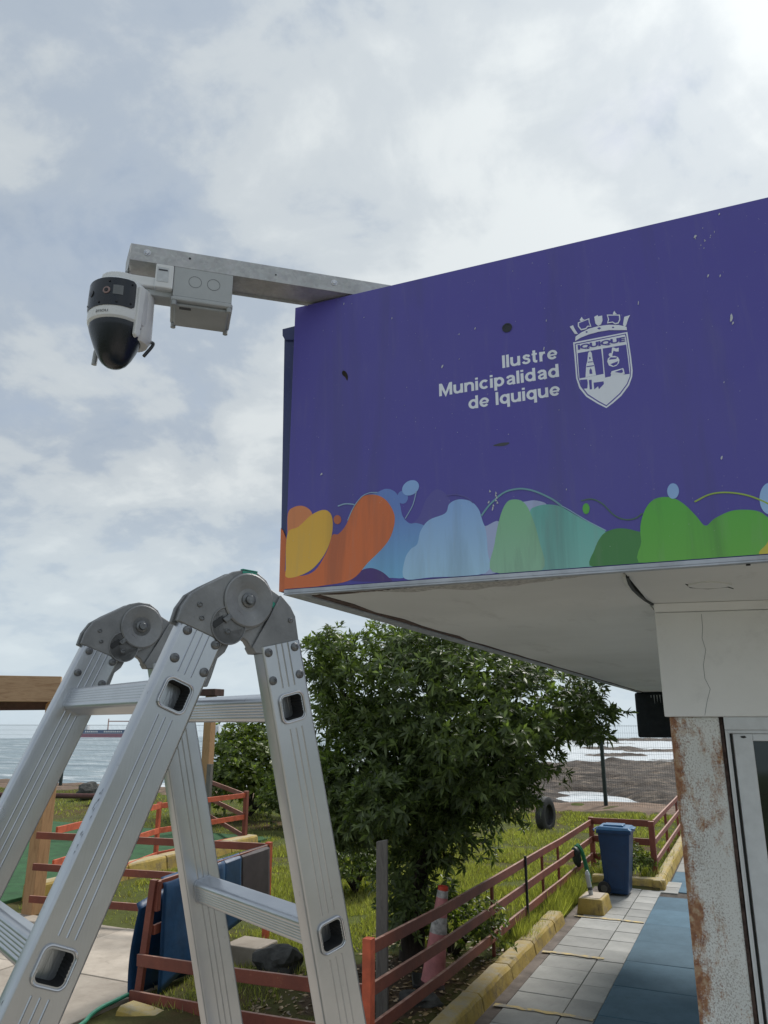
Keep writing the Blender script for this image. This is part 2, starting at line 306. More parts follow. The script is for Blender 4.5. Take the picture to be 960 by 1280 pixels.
# ------------------------------------------------------------------ mesh helpers
class MB:
    def __init__(s): s.v = []; s.f = []; s.mi = []; s.cur = 0
    def add(s, vs, fs):
        o = len(s.v); s.v += [tuple(v) for v in vs]; s.f += [tuple(i + o for i in f) for f in fs]; s.mi += [s.cur] * len(fs); return s
    def box(s, a, b):
        x0, y0, z0 = a; x1, y1, z1 = b
        return s.add([(x0, y0, z0), (x1, y0, z0), (x1, y1, z0), (x0, y1, z0), (x0, y0, z1), (x1, y0, z1), (x1, y1, z1), (x0, y1, z1)],
                     [(0, 3, 2, 1), (4, 5, 6, 7), (0, 1, 5, 4), (1, 2, 6, 5), (2, 3, 7, 6), (3, 0, 4, 7)])
    def hexa(s, q): return s.add(q, [(0, 3, 2, 1), (4, 5, 6, 7), (0, 1, 5, 4), (1, 2, 6, 5), (2, 3, 7, 6), (3, 0, 4, 7)])
    def bar(s, p, q, w, h, up=(0, 0, 1), ext=0):
        p = Vector(p); q = Vector(q); d = (q - p).normalized(); sd = d.cross(Vector(up)).normalized(); u = sd.cross(d).normalized()
        p = p - d * ext; q = q + d * ext; a = sd * w / 2; b = u * h / 2
        return s.hexa([p - a - b, q - a - b, q + a - b, p + a - b, p - a + b, q - a + b, q + a + b, p + a + b])
    def tube(s, pts, r, n=10, cap=True):
        pts = [Vector(p) for p in pts]; rs = r if isinstance(r, (list, tuple)) else [r] * len(pts); o = []
        u = None
        for i, p in enumerate(pts):
            t = (pts[min(i + 1, len(pts) - 1)] - pts[max(i - 1, 0)]).normalized()
            if u is None: u = t.orthogonal().normalized()
            u = (u - t * u.dot(t)).normalized(); w = t.cross(u)
            for k in range(n):
                a = 2 * math.pi * k / n; o.append(p + (u * math.cos(a) + w * math.sin(a)) * rs[i])
        f = [(i * n + k, i * n + (k + 1) % n, (i + 1) * n + (k + 1) % n, (i + 1) * n + k) for i in range(len(pts) - 1) for k in range(n)]
        if cap: f += [tuple(range(n))[::-1], tuple(range((len(pts) - 1) * n, len(pts) * n))]
        return s.add(o, f)
    def cyl(s, p, q, r, n=16, r2=None): return s.tube([p, q], [r, r if r2 is None else r2], n)
    def prism(s, poly, f3, t0, t1):
        # f3(u, v, t) -> point ; extrude a 2-D outline from t0 to t1
        n = len(poly); vs = [f3(u, v, t0) for u, v in poly] + [f3(u, v, t1) for u, v in poly]
        fs = [tuple(range(n))[::-1], tuple(range(n, 2 * n))] + [(i, (i + 1) % n, n + (i + 1) % n, n + i) for i in range(n)]
        return s.add(vs, fs)
    def lathe(s, prof, n=32, ax=None, c=(0, 0, 0), f=None, cap=True):
        vs = []
        for r, z in prof:
            for k in range(n):
                a = 2 * math.pi * k / n; p = (r * math.cos(a), r * math.sin(a), z)
                p = (p[0] + c[0], p[1] + c[1], p[2] + c[2]); vs.append(f(p) if f else p)
        m = len(prof)
        fs = [(i * n + k, i * n + (k + 1) % n, (i + 1) * n + (k + 1) % n, (i + 1) * n + k) for i in range(m - 1) for k in range(n)]
        if cap: fs += [tuple(range(n))[::-1], tuple(range((m - 1) * n, m * n))]
        return s.add(vs, fs)
    def build(s, name, mats, parent=None, smooth=False, bev=0, at=None, seg=2):
        me = bpy.data.meshes.new(name)
        vs = s.v if at is None else [(v[0] - at[0], v[1] - at[1], v[2] - at[2]) for v in s.v]
        me.from_pydata(vs, [], s.f); 
        mats = mats if isinstance(mats, (list, tuple)) else [mats]
        for m in mats: me.materials.append(MT[m])
        if len(mats) > 1: me.polygons.foreach_set('material_index', s.mi)
        bm = bmesh.new(); bm.from_mesh(me); bmesh.ops.recalc_face_normals(bm, faces=bm.faces); bm.to_mesh(me); bm.free()
        o = bpy.data.objects.new(name, me); COL.objects.link(o)
        if parent is not None: o.parent = parent
        if at is not None: o.location = at
        if bev:
            b = o.modifiers.new('bevel', 'BEVEL'); b.width = bev; b.segments = seg; b.limit_method = 'ANGLE'; b.angle_limit = R(40)
        if smooth:
            me.polygons.foreach_set('use_smooth', [True] * len(me.polygons))
            try: me.set_sharp_from_angle(angle=R(35))
            except Exception: pass
        return o
def thing(name, label, cat, loc=(0, 0, 0), rot=(0, 0, 0), group=None):
    o = bpy.data.objects.new(name, None); COL.objects.link(o); o.location = loc; o.rotation_euler = rot
    o.empty_display_size = .1; o['label'] = label; o['category'] = cat
    if group: o['group'] = group
    return o
def tag(o, label, cat, group=None):
    o['label'] = label; o['category'] = cat
    if group: o['group'] = group
    return o
def struct(o): o['kind'] = 'structure'; return o
def W(th):   # world-coordinate parts under a thing that only has a location
    return tuple(-c for c in th.location)
def part(mb, name, mats, th, **k):
    """mesh written in world coordinates, parented to a thing that has a location only"""
    L = th.location
    mb.v = [(v[0] - L[0], v[1] - L[1], v[2] - L[2]) for v in mb.v]
    return mb.build(name, mats, th, **k)
def smooth_closed(p, n=5):
    o = []
    m = len(p)
    for i in range(m):
        a, b, c, d = (Vector((*p[(i + j) % m], 0)) for j in (-1, 0, 1, 2))
        for k in range(n):
            t = k / n
            q = .5 * ((2 * b) + (c - a) * t + (2 * a - 5 * b + 4 * c - d) * t * t + (3 * b - a - 3 * c + d) * t ** 3)
            o.append((q.x, q.y))
    return o
def smooth_open(p, n=6):
    p = [Vector(x) for x in p]; q = [p[0] * 2 - p[1]] + p + [p[-1] * 2 - p[-2]]; o = []
    for i in range(1, len(q) - 2):
        a, b, c, d = q[i - 1:i + 3]
        for k in range(n):
            t = k / n; o.append(.5 * ((2 * b) + (c - a) * t + (2 * a - 5 * b + 4 * c - d) * t * t + (3 * b - a - 3 * c + d) * t ** 3))
    o.append(p[-1]); return o
def rsq(h, r, n=5, hy=None):
    hy = h if hy is None else hy; o = []
    for cx_, cy_, a0 in ((h - r, hy - r, 0), (-h + r, hy - r, 90), (-h + r, -hy + r, 180), (h - r, -hy + r, 270)):
        for k in range(n):
            a = R(a0 + 90 * k / (n - 1)); o.append((cx_ + r * math.cos(a), cy_ + r * math.sin(a)))
    return o

# traced outlines of the print, in metres on the sign face (along, up)
BLOBS= {'orange_back': [(0.0056, 0.1956), (0.0048, 0.2699), (0.0274, 0.2899), (0.0621, 0.291), (0.094, 0.2702), (0.1021, 0.2406), (0.0803, 0.2095), (0.0298, 0.1667), (0.0071, 0.1592)], 'blue_mid': [(0.2543, 0.0199), (0.2821, 0.135), (0.2517, 0.2301), (0.2806, 0.2927), (0.3412, 0.3074), (0.3779, 0.3163), (0.4113, 0.2984), (0.4253, 0.2581), (0.4344, 0.216), (0.4574, 0.1892), (0.4851, 0.1865), (0.5168, 0.1673), (0.5339, 0.1128), (0.4969, 0.0461), (0.4421, 0.0111), (0.3822, 0.0136)], 'indigo_wave': [(0.4574, 0.1856), (0.4899, 0.2058), (0.5137, 0.2575), (0.5371, 0.2866), (0.56, 0.293), (0.5867, 0.2718), (0.5994, 0.239), (0.5852, 0.2093), (0.549, 0.1953), (0.5123, 0.1722), (0.4846, 0.1508), (0.4479, 0.1542), (0.4248, 0.1807), (0.4343, 0.2069)], 'purple_bottom': [(0.2506, 0.014), (0.283, 0.0429), (0.3211, 0.0507), (0.3589, 0.0364), (0.3869, 0.0124), (0.3868, 0.0019)], 'orange': [(0.0009, 0.0008), (0.0025, 0.0655), (0.0549, 0.0431), (0.1155, 0.0571), (0.1592, 0.118), (0.179, 0.1738), (0.2029, 0.1771), (0.2322, 0.2088), (0.2513, 0.2583), (0.2855, 0.2969), (0.3344, 0.3007), (0.3778, 0.2744), (0.4062, 0.2189), (0.3966, 0.1608), (0.3683, 0.1184), (0.3115, 0.0693), (0.2544, 0.0181), (0.1568, 0.0042)], 'yellow': [(0.0056, 0.1956), (0.0489, 0.2173), (0.0996, 0.2552), (0.1455, 0.2676), (0.1734, 0.2476), (0.1805, 0.1998), (0.1686, 0.145), (0.1445, 0.1008), (0.1052, 0.0625), (0.0549, 0.0431), (0.0086, 0.0418), (0.0042, 0.0747)], 'lavender': [(0.6939, 0.1719), (0.7104, 0.1546), (0.755, 0.1649), (0.767, 0.0922), (0.7469, 0.0102), (0.6883, 0.0145)], 'light_blue': [(0.4402, 0.0069), (0.4407, 0.0679), (0.4612, 0.1015), (0.4842, 0.1172), (0.4967, 0.1603), (0.5263, 0.1931), (0.5808, 0.2098), (0.5949, 0.2395), (0.6264, 0.2512), (0.6658, 0.2406), (0.6909, 0.2114), (0.7025, 0.171), (0.7116, 0.1399), (0.7144, 0.0799), (0.7048, 0.005), (0.532, 0.0047)], 'lavender_b': [(0.8269, 0.2141), (0.8438, 0.2208), (0.8726, 0.2202), (0.9043, 0.2039), (0.8864, 0.1737), (0.8453, 0.1694)], 'teal': [(0.8605, -0.0023), (0.8629, 0.1171), (0.8527, 0.1857), (0.8716, 0.2007), (0.9043, 0.2039), (0.944, 0.1945), (0.9669, 0.1778), (1.0191, 0.1393), (1.0702, 0.1041), (1.0484, 0.0674), (1.0355, -0.0034)], 'sage': [(0.7284, 0.0074), (0.7378, 0.0948), (0.7582, 0.1783), (0.7812, 0.2234), (0.8085, 0.2308), (0.8354, 0.2175), (0.8555, 0.1769), (0.8741, 0.0994), (0.8782, 0.0004)], 'dark_green': [(1.0265, -0.0027), (1.0359, 0.0524), (1.0618, 0.0944), (1.0931, 0.1076), (1.1231, 0.1071), (1.152, 0.098), (1.1765, 0.0837), (1.1835, 0.0398), (1.1804, -0.0105)], 'green': [(1.1735, -0.0061), (1.1675, 0.0648), (1.1695, 0.1122), (1.1868, 0.1586), (1.2112, 0.1842), (1.2408, 0.1897), (1.269, 0.1817), (1.2953, 0.1589), (1.32, 0.1248), (1.3411, 0.0939), (1.3672, 0.1122), (1.4102, 0.1294), (1.4506, 0.1289), (1.4828, 0.1194), (1.5065, 0.098), (1.5616, 0.0738), (1.6108, 0.0178), (1.6364, -0.0204), (1.4479, -0.005)], 'yellow_b': [(1.4743, -0.0035), (1.4881, 0.0287), (1.5074, 0.053), (1.5416, 0.0683), (1.5848, 0.0568), (1.6292, 0.0162), (1.6369, -0.0168)]}
LINES= {'line_white': [(0.1991, 0.2752), (0.2262, 0.2799), (0.2511, 0.2762), (0.2631, 0.2711)], 'line_rim': [(0.236, 0.2205), (0.2562, 0.2624), (0.2855, 0.2969), (0.3149, 0.3086), (0.3441, 0.3071)], 'line_leaf': [(0.4837, 0.2956), (0.472, 0.2529), (0.4578, 0.2272), (0.4437, 0.206)], 'line_teal': [(0.6988, 0.1888), (0.7302, 0.2247), (0.7742, 0.2565), (0.8168, 0.2638), (0.8499, 0.2581), (0.8822, 0.244), (0.9214, 0.219), (0.9481, 0.195)], 'line_rim_b': [(0.9481, 0.195), (0.9671, 0.182), (1.0193, 0.1417), (1.0726, 0.1055)], 'line_indigo': [(0.5866, 0.2691), (0.618, 0.2683), (0.6531, 0.2553), (0.6744, 0.2352)], 'line_green': [(1.0081, 0.2043), (1.0394, 0.2058), (1.0689, 0.1876), (1.0967, 0.1519), (1.1253, 0.1343), (1.1551, 0.1337), (1.1785, 0.1474)], 'line_lime': [(1.3208, 0.1664), (1.3611, 0.1832), (1.4028, 0.1847), (1.4491, 0.1731), (1.487, 0.1534), (1.5291, 0.1221)]}
ELL= {'ellipse_blue': [(0.4895, 0.3239), (0.4928, 0.3113), (0.4882, 0.2981), (0.477, 0.2878), (0.4621, 0.2832), (0.4474, 0.2854), (0.437, 0.2941), (0.4336, 0.3067), (0.4381, 0.32), (0.4495, 0.3304), (0.4645, 0.335), (0.4792, 0.3326)], 'stem_blue': [(0.4536, 0.2779), (0.451, 0.2671), (0.4441, 0.2599), (0.4347, 0.2579), (0.4253, 0.2619), (0.4184, 0.2708), (0.416, 0.2821), (0.4186, 0.2929), (0.4255, 0.3003), (0.435, 0.3021), (0.4444, 0.2981), (0.4512, 0.2892)], 'ellipse_orange': [(0.212, 0.2257), (0.2103, 0.2179), (0.2053, 0.2126), (0.1983, 0.2112), (0.1912, 0.214), (0.186, 0.2204), (0.1839, 0.2286), (0.1856, 0.2364), (0.1907, 0.2418), (0.1977, 0.2432), (0.2048, 0.2403), (0.21, 0.2339)], 'ellipse_green': [(1.0303, 0.1769), (1.0284, 0.1688), (1.0243, 0.1632), (1.0191, 0.1615), (1.0143, 0.1643), (1.011, 0.1707), (1.0102, 0.1791), (1.0121, 0.1872), (1.0163, 0.1928), (1.0215, 0.1945), (1.0263, 0.1917), (1.0296, 0.1853)], 'ellipse_blue_b': [(1.2825, 0.2026), (1.2793, 0.1913), (1.2727, 0.1836), (1.2646, 0.1814), (1.2571, 0.1854), (1.2521, 0.1944), (1.2511, 0.2062), (1.2544, 0.2176), (1.261, 0.2254), (1.2691, 0.2276), (1.2767, 0.2235), (1.2816, 0.2144)], 'ellipse_blue_c': [(1.5381, 0.1515), (1.5318, 0.1294), (1.5203, 0.114), (1.5066, 0.1093), (1.4944, 0.1167), (1.4868, 0.1342), (1.4861, 0.1573), (1.4924, 0.1797), (1.5041, 0.1953), (1.5179, 0.1999), (1.5301, 0.1922), (1.5375, 0.1745)]}
CREST= [(1, [(1.019, 0.73), (1.1851, 0.7326), (1.1864, 0.7021), (1.1888, 0.6478), (1.1894, 0.6004), (1.1864, 0.5804), (1.1751, 0.5532), (1.1495, 0.5227), (1.1248, 0.5037), (1.103, 0.4899), (1.0784, 0.5085), (1.0462, 0.5374), (1.0271, 0.5703), (1.0201, 0.6046), (1.0198, 0.6805)]), (0, [(1.0235, 0.7244), (1.1805, 0.7281), (1.1821, 0.703), (1.1845, 0.6486), (1.1848, 0.6012), (1.1815, 0.5798), (1.1708, 0.5569), (1.1475, 0.5289), (1.1227, 0.5093), (1.1035, 0.4956), (1.0808, 0.5133), (1.0497, 0.5421), (1.0317, 0.574), (1.0246, 0.6043), (1.0243, 0.6796)]), (1, [(1.0266, 0.7207), (1.1776, 0.7251), (1.18, 0.7034), (1.1822, 0.6491), (1.1823, 0.6017), (1.179, 0.5811), (1.1684, 0.559), (1.1457, 0.5321), (1.1214, 0.513), (1.1038, 0.4996), (1.0826, 0.5165), (1.0521, 0.5452), (1.0345, 0.5765), (1.0279, 0.6047), (1.027, 0.6791)]), (0, [(1.0305, 0.6901), (1.1027, 0.6908), (1.104, 0.6522), (1.1035, 0.6044), (1.0508, 0.6026), (1.0299, 0.6022), (1.0299, 0.642)]), (0, [(1.1074, 0.6908), (1.1779, 0.6903), (1.1792, 0.6437), (1.1798, 0.5904), (1.1655, 0.5912), (1.1279, 0.6082), (1.124, 0.5923), (1.1072, 0.5912), (1.1067, 0.6396)]), (0, [(1.0311, 0.5972), (1.053, 0.595), (1.0543, 0.5835), (1.0513, 0.5646), (1.038, 0.5655), (1.0326, 0.5798)]), (0, [(1.0581, 0.5917), (1.0665, 0.5914), (1.0653, 0.5592), (1.0584, 0.5595)]), (0, [(1.0716, 0.5804), (1.1016, 0.5795), (1.1019, 0.5705), (1.0858, 0.5556), (1.084, 0.5663), (1.072, 0.5572)]), (1, [(1.0487, 0.603), (1.0537, 0.6436), (1.0579, 0.6564), (1.0626, 0.6844), (1.0691, 0.6898), (1.0732, 0.6823), (1.0746, 0.6548), (1.078, 0.639), (1.0807, 0.604)]), (0, [(1.0616, 0.612), (1.062, 0.624), (1.0662, 0.6307), (1.0695, 0.6241), (1.0701, 0.6105)]), (0, [(1.0545, 0.6398), (1.077, 0.6392), (1.0772, 0.6356), (1.0548, 0.6361)]), (0, [(1.0593, 0.654), (1.0742, 0.653), (1.0743, 0.65), (1.0591, 0.6511)]), (0, [(1.0635, 0.6675), (1.0677, 0.6697), (1.0691, 0.6634), (1.0652, 0.6611)]), (1, [(1.1356, 0.6882), (1.1408, 0.6878), (1.147, 0.6829), (1.1555, 0.6842), (1.1539, 0.671), (1.1461, 0.6726), (1.1391, 0.6769), (1.1351, 0.6657), (1.1321, 0.6678)]), (1, [(1.1233, 0.6665), (1.1276, 0.6711), (1.1333, 0.6691), (1.1354, 0.6626), (1.1319, 0.6582), (1.1254, 0.6601)]), (1, [(1.1176, 0.6436), (1.1204, 0.6535), (1.1293, 0.6593), (1.1411, 0.6585), (1.1503, 0.6528), (1.1542, 0.6425), (1.1511, 0.6312), (1.1436, 0.6243), (1.133, 0.6227), (1.1217, 0.6293)]), (0, [(1.1222, 0.6487), (1.1285, 0.6558), (1.1484, 0.652), (1.1441, 0.6475)]), (0, [(1.1259, 0.633), (1.1499, 0.6389), (1.1465, 0.6291), (1.1345, 0.6254)]), (1, [(1.1242, 0.6006), (1.128, 0.6088), (1.1621, 0.6128), (1.1639, 0.6095), (1.1656, 0.593)]), (0, [(1.136, 0.6043), (1.1597, 0.6094), (1.1615, 0.5996), (1.1556, 0.5972)]), (1, [(1.0279, 0.7483), (1.0456, 0.7586), (1.0707, 0.7673), (1.1006, 0.7703), (1.1326, 0.7681), (1.1612, 0.7611), (1.1839, 0.7505), (1.1843, 0.7389), (1.1572, 0.7445), (1.1312, 0.75), (1.0991, 0.7506), (1.0693, 0.7475), (1.0444, 0.7418), (1.026, 0.7332)]), (0, [(1.0592, 0.7583), (1.0634, 0.7605), (1.0672, 0.7566), (1.0629, 0.7535)]), (0, [(1.096, 0.7629), (1.1024, 0.7659), (1.1085, 0.7615), (1.1018, 0.7574)]), (0, [(1.1402, 0.7573), (1.1441, 0.7595), (1.148, 0.7556), (1.1436, 0.7529)]), (1, [(1.0123, 0.7869), (1.023, 0.7899), (1.0263, 0.7782), (1.0358, 0.756), (1.0263, 0.758)]), (1, [(1.1743, 0.7608), (1.1803, 0.7855), (1.1976, 0.7879), (1.1914, 0.777), (1.183, 0.7544), (1.1763, 0.7527)]), (1, [(1.0902, 0.8052), (1.0966, 0.8075), (1.1009, 0.8097), (1.1021, 0.8042), (1.1145, 0.8045), (1.1143, 0.7875), (1.109, 0.7747), (1.0994, 0.7715), (1.092, 0.7814)]), (1, [(1.0385, 0.796), (1.0747, 0.8039), (1.075, 0.7897), (1.0792, 0.7727), (1.0685, 0.7749), (1.0625, 0.7675), (1.0461, 0.7663), (1.0376, 0.7821)]), (0, [(1.0419, 0.7931), (1.0719, 0.7998), (1.0723, 0.7897), (1.0757, 0.7765), (1.0671, 0.7783), (1.0612, 0.7715), (1.048, 0.7706), (1.0412, 0.7829)]), (1, [(1.0446, 0.8041), (1.0521, 0.8135), (1.0548, 0.805), (1.0596, 0.8025), (1.0483, 0.7986)]), (1, [(1.1287, 0.8045), (1.168, 0.7959), (1.1679, 0.779), (1.1616, 0.7666), (1.151, 0.7658), (1.1436, 0.7735), (1.1272, 0.7739), (1.1314, 0.7869)]), (0, [(1.1319, 0.8004), (1.1643, 0.7933), (1.1648, 0.7803), (1.1598, 0.7703), (1.1518, 0.7696), (1.1444, 0.7767), (1.1311, 0.7771), (1.1345, 0.7862)]), (1, [(1.1475, 0.8051), (1.1526, 0.8126), (1.1554, 0.8049), (1.159, 0.8001), (1.1484, 0.8002)])]
CHIPS= [((0.81, 0.8257), 0.0168), ((0.7011, 0.8457), 0.0042), ((0.9396, 0.8246), 0.0028), ((1.2257, 0.8244), 0.0042), ((1.4339, 0.9972), 0.0224), ((1.4856, 1.0748), 0.0042), ((1.4786, 0.7163), 0.0084), ((1.4047, 0.2885), 0.0056), ((1.4317, 0.871), 0.0056), ((0.7245, 0.2306), 0.0056), ((0.7364, 0.2083), 0.0056), ((0.1331, 0.3978), 0.007), ((0.2167, 0.759), 0.0168), ((0.5823, 0.7282), 0.0084), ((0.6446, 0.8363), 0.0028), ((0.642, 0.7437), 0.0028), ((0.9262, 0.7262), 0.0042), ((0.9664, 0.2445), 0.0028), ((1.4644, 0.8631), 0.0042), ((1.4811, 0.6999), 0.0056), ((1.4656, 1.0172), 0.0028), ((1.4105, 1.0149), 0.0084), ((1.4366, 0.5166), 0.0028), ((0.399, 0.9507), 0.0028), ((0.29, 0.9776), 0.0028), ((0.2089, 1.0516), 0.0028)]

# ================================================================== THE SETTING
def fbm(x, y, seed, octs=5, lac=2.03, gain=.52):
    r = np.random.RandomState(seed); tot = np.zeros_like(x); a = 1.; s = 0.
    for k in range(octs):
        g = r.rand(257, 257); fx = x % 256; fy = y % 256; ix = fx.astype(int); iy = fy.astype(int); u = fx - ix; v = fy - iy
        u = u * u * (3 - 2 * u); v = v * v * (3 - 2 * v)
        tot += a * ((g[ix, iy] * (1 - u) + g[ix + 1, iy] * u) * (1 - v) + (g[ix, iy + 1] * (1 - u) + g[ix + 1, iy + 1] * u) * v)
        s += a; a *= gain; x = x * lac + 17.3; y = y * lac + 9.1
    return tot / s
def grid_mesh(name, mat, xs, ys, hf, smooth=True):
    X, Y = np.meshgrid(xs, ys); Zc = hf(X, Y); nx, ny = len(xs), len(ys)
    co = np.stack([X, Y, Zc], -1).reshape(-1, 3).astype('f4')
    i = (np.arange(ny - 1)[:, None] * nx + np.arange(nx - 1)[None]).ravel()
    f = np.stack([i, i + 1, i + nx + 1, i + nx], -1).astype('i4')
    me = bpy.data.meshes.new(name); me.vertices.add(len(co)); me.vertices.foreach_set('co', co.ravel())
    me.loops.add(f.size); me.loops.foreach_set('vertex_index', f.ravel()); me.polygons.add(len(f))
    me.polygons.foreach_set('loop_start', np.arange(len(f), dtype='i4') * 4); me.update(calc_edges=True)
    if smooth: me.polygons.foreach_set('use_smooth', [True] * len(f))
    me.materials.append(MT[mat]); o = bpy.data.objects.new(name, me); COL.objects.link(o); return o
def sstep(a, b, x): t = np.clip((x - a) / (b - a), 0, 1); return t * t * (3 - 2 * t)
def ground_h(x, y):
    x = np.asarray(x, float); y = np.asarray(y, float)
    h = .10 * sstep(-4.4, -3.6, x) * (1 - sstep(-1.42, -1.36, x)) - .02
    h = h + .10 * sstep(-.2, -.1, -np.abs(x + .65) + .50) * sstep(11.8, 11.95, y)        # lawn end behind the bin
    h = h + (fbm(x * .9 + 40, y * .9 + 40, 3, 4) - .5) * .10 * sstep(6.6, 8, y) * (1 - sstep(-2.2, -1.6, x) * (1 - sstep(12, 14, y)))
    h = h + .12 * sstep(18.5, 21, y) + .25 * (fbm(x * .5 + 9, y * .5 + 9, 5, 4) - .45) * sstep(20, 22, y)
    h = np.where((x > -.16) & (y > 11.5) & (y < 21.5), -.12, h)
    return h - 6.9 * sstep(23.2, 31, y)
gx = np.unique(np.concatenate([np.linspace(-60, -10, 70), np.linspace(-10, 3, 150), np.linspace(3, 60, 60)]))
gy = np.unique(np.concatenate([np.linspace(-40, 3, 40), np.linspace(3, 32, 200)]))
lawn = struct(grid_mesh('ground', 'soil', gx, gy, ground_h))
# brown dirt bank at the top of the shore
bk = struct(grid_mesh('dirt_bank', 'dirt', np.linspace(-60, 60, 240), np.linspace(20.4, 26, 26),
    lambda x, y: ground_h(x, y) + .012 - .06 * (1 - sstep(20.5, 21.2, y + (fbm(x * .8 + 3, y * .8 + 3, 8, 3) - .5) * 1.6))))
POOL = [(-15.5, 94, 4.2, 5.5), (-11, 88, 3.0, 3.0), (-19, 101, 3, 3.0), (-25, 128, 6, 2.5)]
RIDGE = [(-33, 222, 15, 9, .5), (-42, 285, 15, 16, .55), (-27, 262, 12, 12, .5), (-95, 430, 120, 22, .75), (34, 350, 50, 20, .6), (-66, 356, 22, 10, .4), (-10, 198, 16, 5, .4)]
def shore_h(x, y):
    lim = 72 + 115 * sstep(-70, -24, x) + 30 * (fbm(x * .036 + 50, y * .012 + 50, 6, 3) - .5)
    n = fbm(x * .15 + 30, y * .20 + 30, 11, 6); m = fbm(x * .026 + 70, y * .033 + 70, 12, 3)
    rock = SEA + .42 + 2.1 * np.abs(n - .42) * np.sign(n - .38) + .5 * (m - .5)
    sea = SEA - .8 + .7 * (n - .45)
    k = sstep(-9, 8, y - lim)
    h = rock * (1 - k) + sea * k
    for (a, b, c, d) in POOL: h = h - 1.7 * np.exp(-(((x - a) / c) ** 2 + ((y - b) / d) ** 2) * 1.3) * (.6 + 1.2 * n)
    for (a, b, c, d, e) in RIDGE: h = h + e * 2.6 * np.exp(-(((x - a) / c) ** 2 + ((y - b) / d) ** 2)) * (.25 + 1.3 * n)
    return h - 1.5 * sstep(34, 29, y)
SEA = -6.0
sx = np.unique(np.concatenate([np.linspace(-250, -75, 80), np.linspace(-75, 40, 340), np.linspace(40, 250, 70)]))
sy = np.unique(np.concatenate([np.linspace(28.5, 125, 250), np.linspace(125, 235, 170), np.linspace(235, 470, 110)]))
struct(grid_mesh('shore_rocks', 'rock', sx, sy, shore_h))
# sea disc cut off half a kilometre out, shaped to stand in for haze
m = MB(); N_ = 160; RS = 525.
vs = [(0, 0, SEA)] + [(1.4 + RS * math.cos(R(360 * i / N_)), -2.2 + RS * math.sin(R(360 * i / N_)), SEA) for i in range(N_)]
struct(m.add(vs, [(0, i + 1, (i + 1) % N_ + 1) for i in range(N_)]).build('sea', 'sea'))
struct(MB().add([(-72, 32, SEA + .04), (240, 32, SEA + .04), (240, 440, SEA + .04), (-200, 440, SEA + .04), (-100, 300, SEA + .04)], [(0, 1, 2, 3, 4)]).build('tide_pool_water', 'puddle'))

# courtyard: pale concrete slabs, dark green turf
cy_ = struct(bpy.data.objects.new('concrete_yard', None)); COL.objects.link(cy_)
for i, (x0, x1) in enumerate([(-14.0, -8.42), (-8.40, -6.32), (-6.305, -4.42)]):
    for j, (y0, y1) in enumerate([(-6, .4), (.415, 3.2), (3.215, 4.72), (4.735, 6.36)]):
        if i == 0: continue
        MB().box((x0, y0, -.1), (x1, y1, .012 + .004 * ((i + j) % 2))).build('concrete_slab', 'concrete', cy_, bev=.008)
struct(MB().box((-30, -3, -.06), (-9.05, 14, .03)).build('artificial_turf', 'turf', bev=.01))

# paved walkway
wk = struct(bpy.data.objects.new('walkway', None)); COL.objects.link(wk)
MB().box((-1.15, -8, -.2), (12, 24, -.022)).build('walkway_bed', 'base', wk)
me_cache = {}
def tile(x0, x1, y0, y1, mat, z=0., name='paving_tile'):
    key = (round(x1 - x0, 3), round(y1 - y0, 3), mat)
    c = ((x0 + x1) / 2, (y0 + y1) / 2, z + rnd.uniform(-.003, .003))
    if key not in me_cache:
        o = MB().box((x0, y0, -.05), (x1, y1, 0)).build(name, mat, wk, bev=.006, at=((x0 + x1) / 2, (y0 + y1) / 2, 0)); me_cache[key] = o
    else:
        o = me_cache[key].copy(); COL.objects.link(o)
    o.location = c; o.rotation_euler = (rnd.uniform(-.004, .004), rnd.uniform(-.004, .004), rnd.uniform(-.004, .004)); return o
P = .457; j = 0; y = 7.144 - P * 10
while y < 12.4:
    if y + P < 11.85 or True:
        tile(-1.035, -.497, y + .005, y + P - .005, 'tile')
        tile(-.487, -.193 if y < 11.3 else .06, y + .005, y + P - .005, 'tile')
    y += P
y = 7.144 - P * 30
while y < 7.144 - P * 10.5:
    tile(-1.035, -.497, y + .005, y + P - .005, 'tile'); tile(-.487, -.193, y + .005, y + P - .005, 'tile'); y += P
for k in range(24):
    y0 = 7.144 - P * 14 + k * P * 2 - 4
    if y0 + P < 11.7:
        for x0, x1 in ((-.188, 1.45),): tile(x0, x1, y0 + .0015, y0 + 2 * P - .0015, 'bluetile', .004, 'painted_slab')
for i in range(7):
    for j in range(9): MB().box((1.46 + i * 1.5, -9 + j * 2.2, -.06), (1.46 + i * 1.5 + 1.49, -9 + j * 2.2 + 2.19, -.003)).build('forecourt_bounce_slab', 'concrete', wk)  # unseen pale slabs added to bounce light up to the soffit
for i in range(3):
    for j in range(3): MB().box((-4.40 + i * 1.0, -6 + j * 3.1, -.06), (-4.40 + i * 1.0 + .99, -6 + j * 3.1 + 3.09, .095)).build('forecourt_bounce_slab', 'concrete', wk)  # more unseen bounce slabs, added over the soil
for y0 in np.arange(11.86, 22, .914): [tile(a_, a_ + .49, y0 + .004, y0 + .91, 'tile' if y0 > 12.9 else 'bluetile', -.004, 'paving_slab') for a_ in (-.118, .378, .874)]
for y0, x1 in ((5.74, -.2), (7.67, -.42), (9.56, -.2), (3.9, -.2)):
    m = MB()
    pts = [(x, y0 + rnd.uniform(-.012, .012)) for x in np.linspace(-1.13, x1, 14)]
    for a, b in zip(pts[:-1], pts[1:]):
        w_ = rnd.uniform(.03, .042)
        m.add([(a[0], a[1] - w_, .0085), (b[0], b[1] - w_, .0085), (b[0], b[1] + w_, .0085), (a[0], a[1] + w_, .0085)], [(0, 1, 2, 3)])
    m.build('yellow_line', 'stripe', wk)
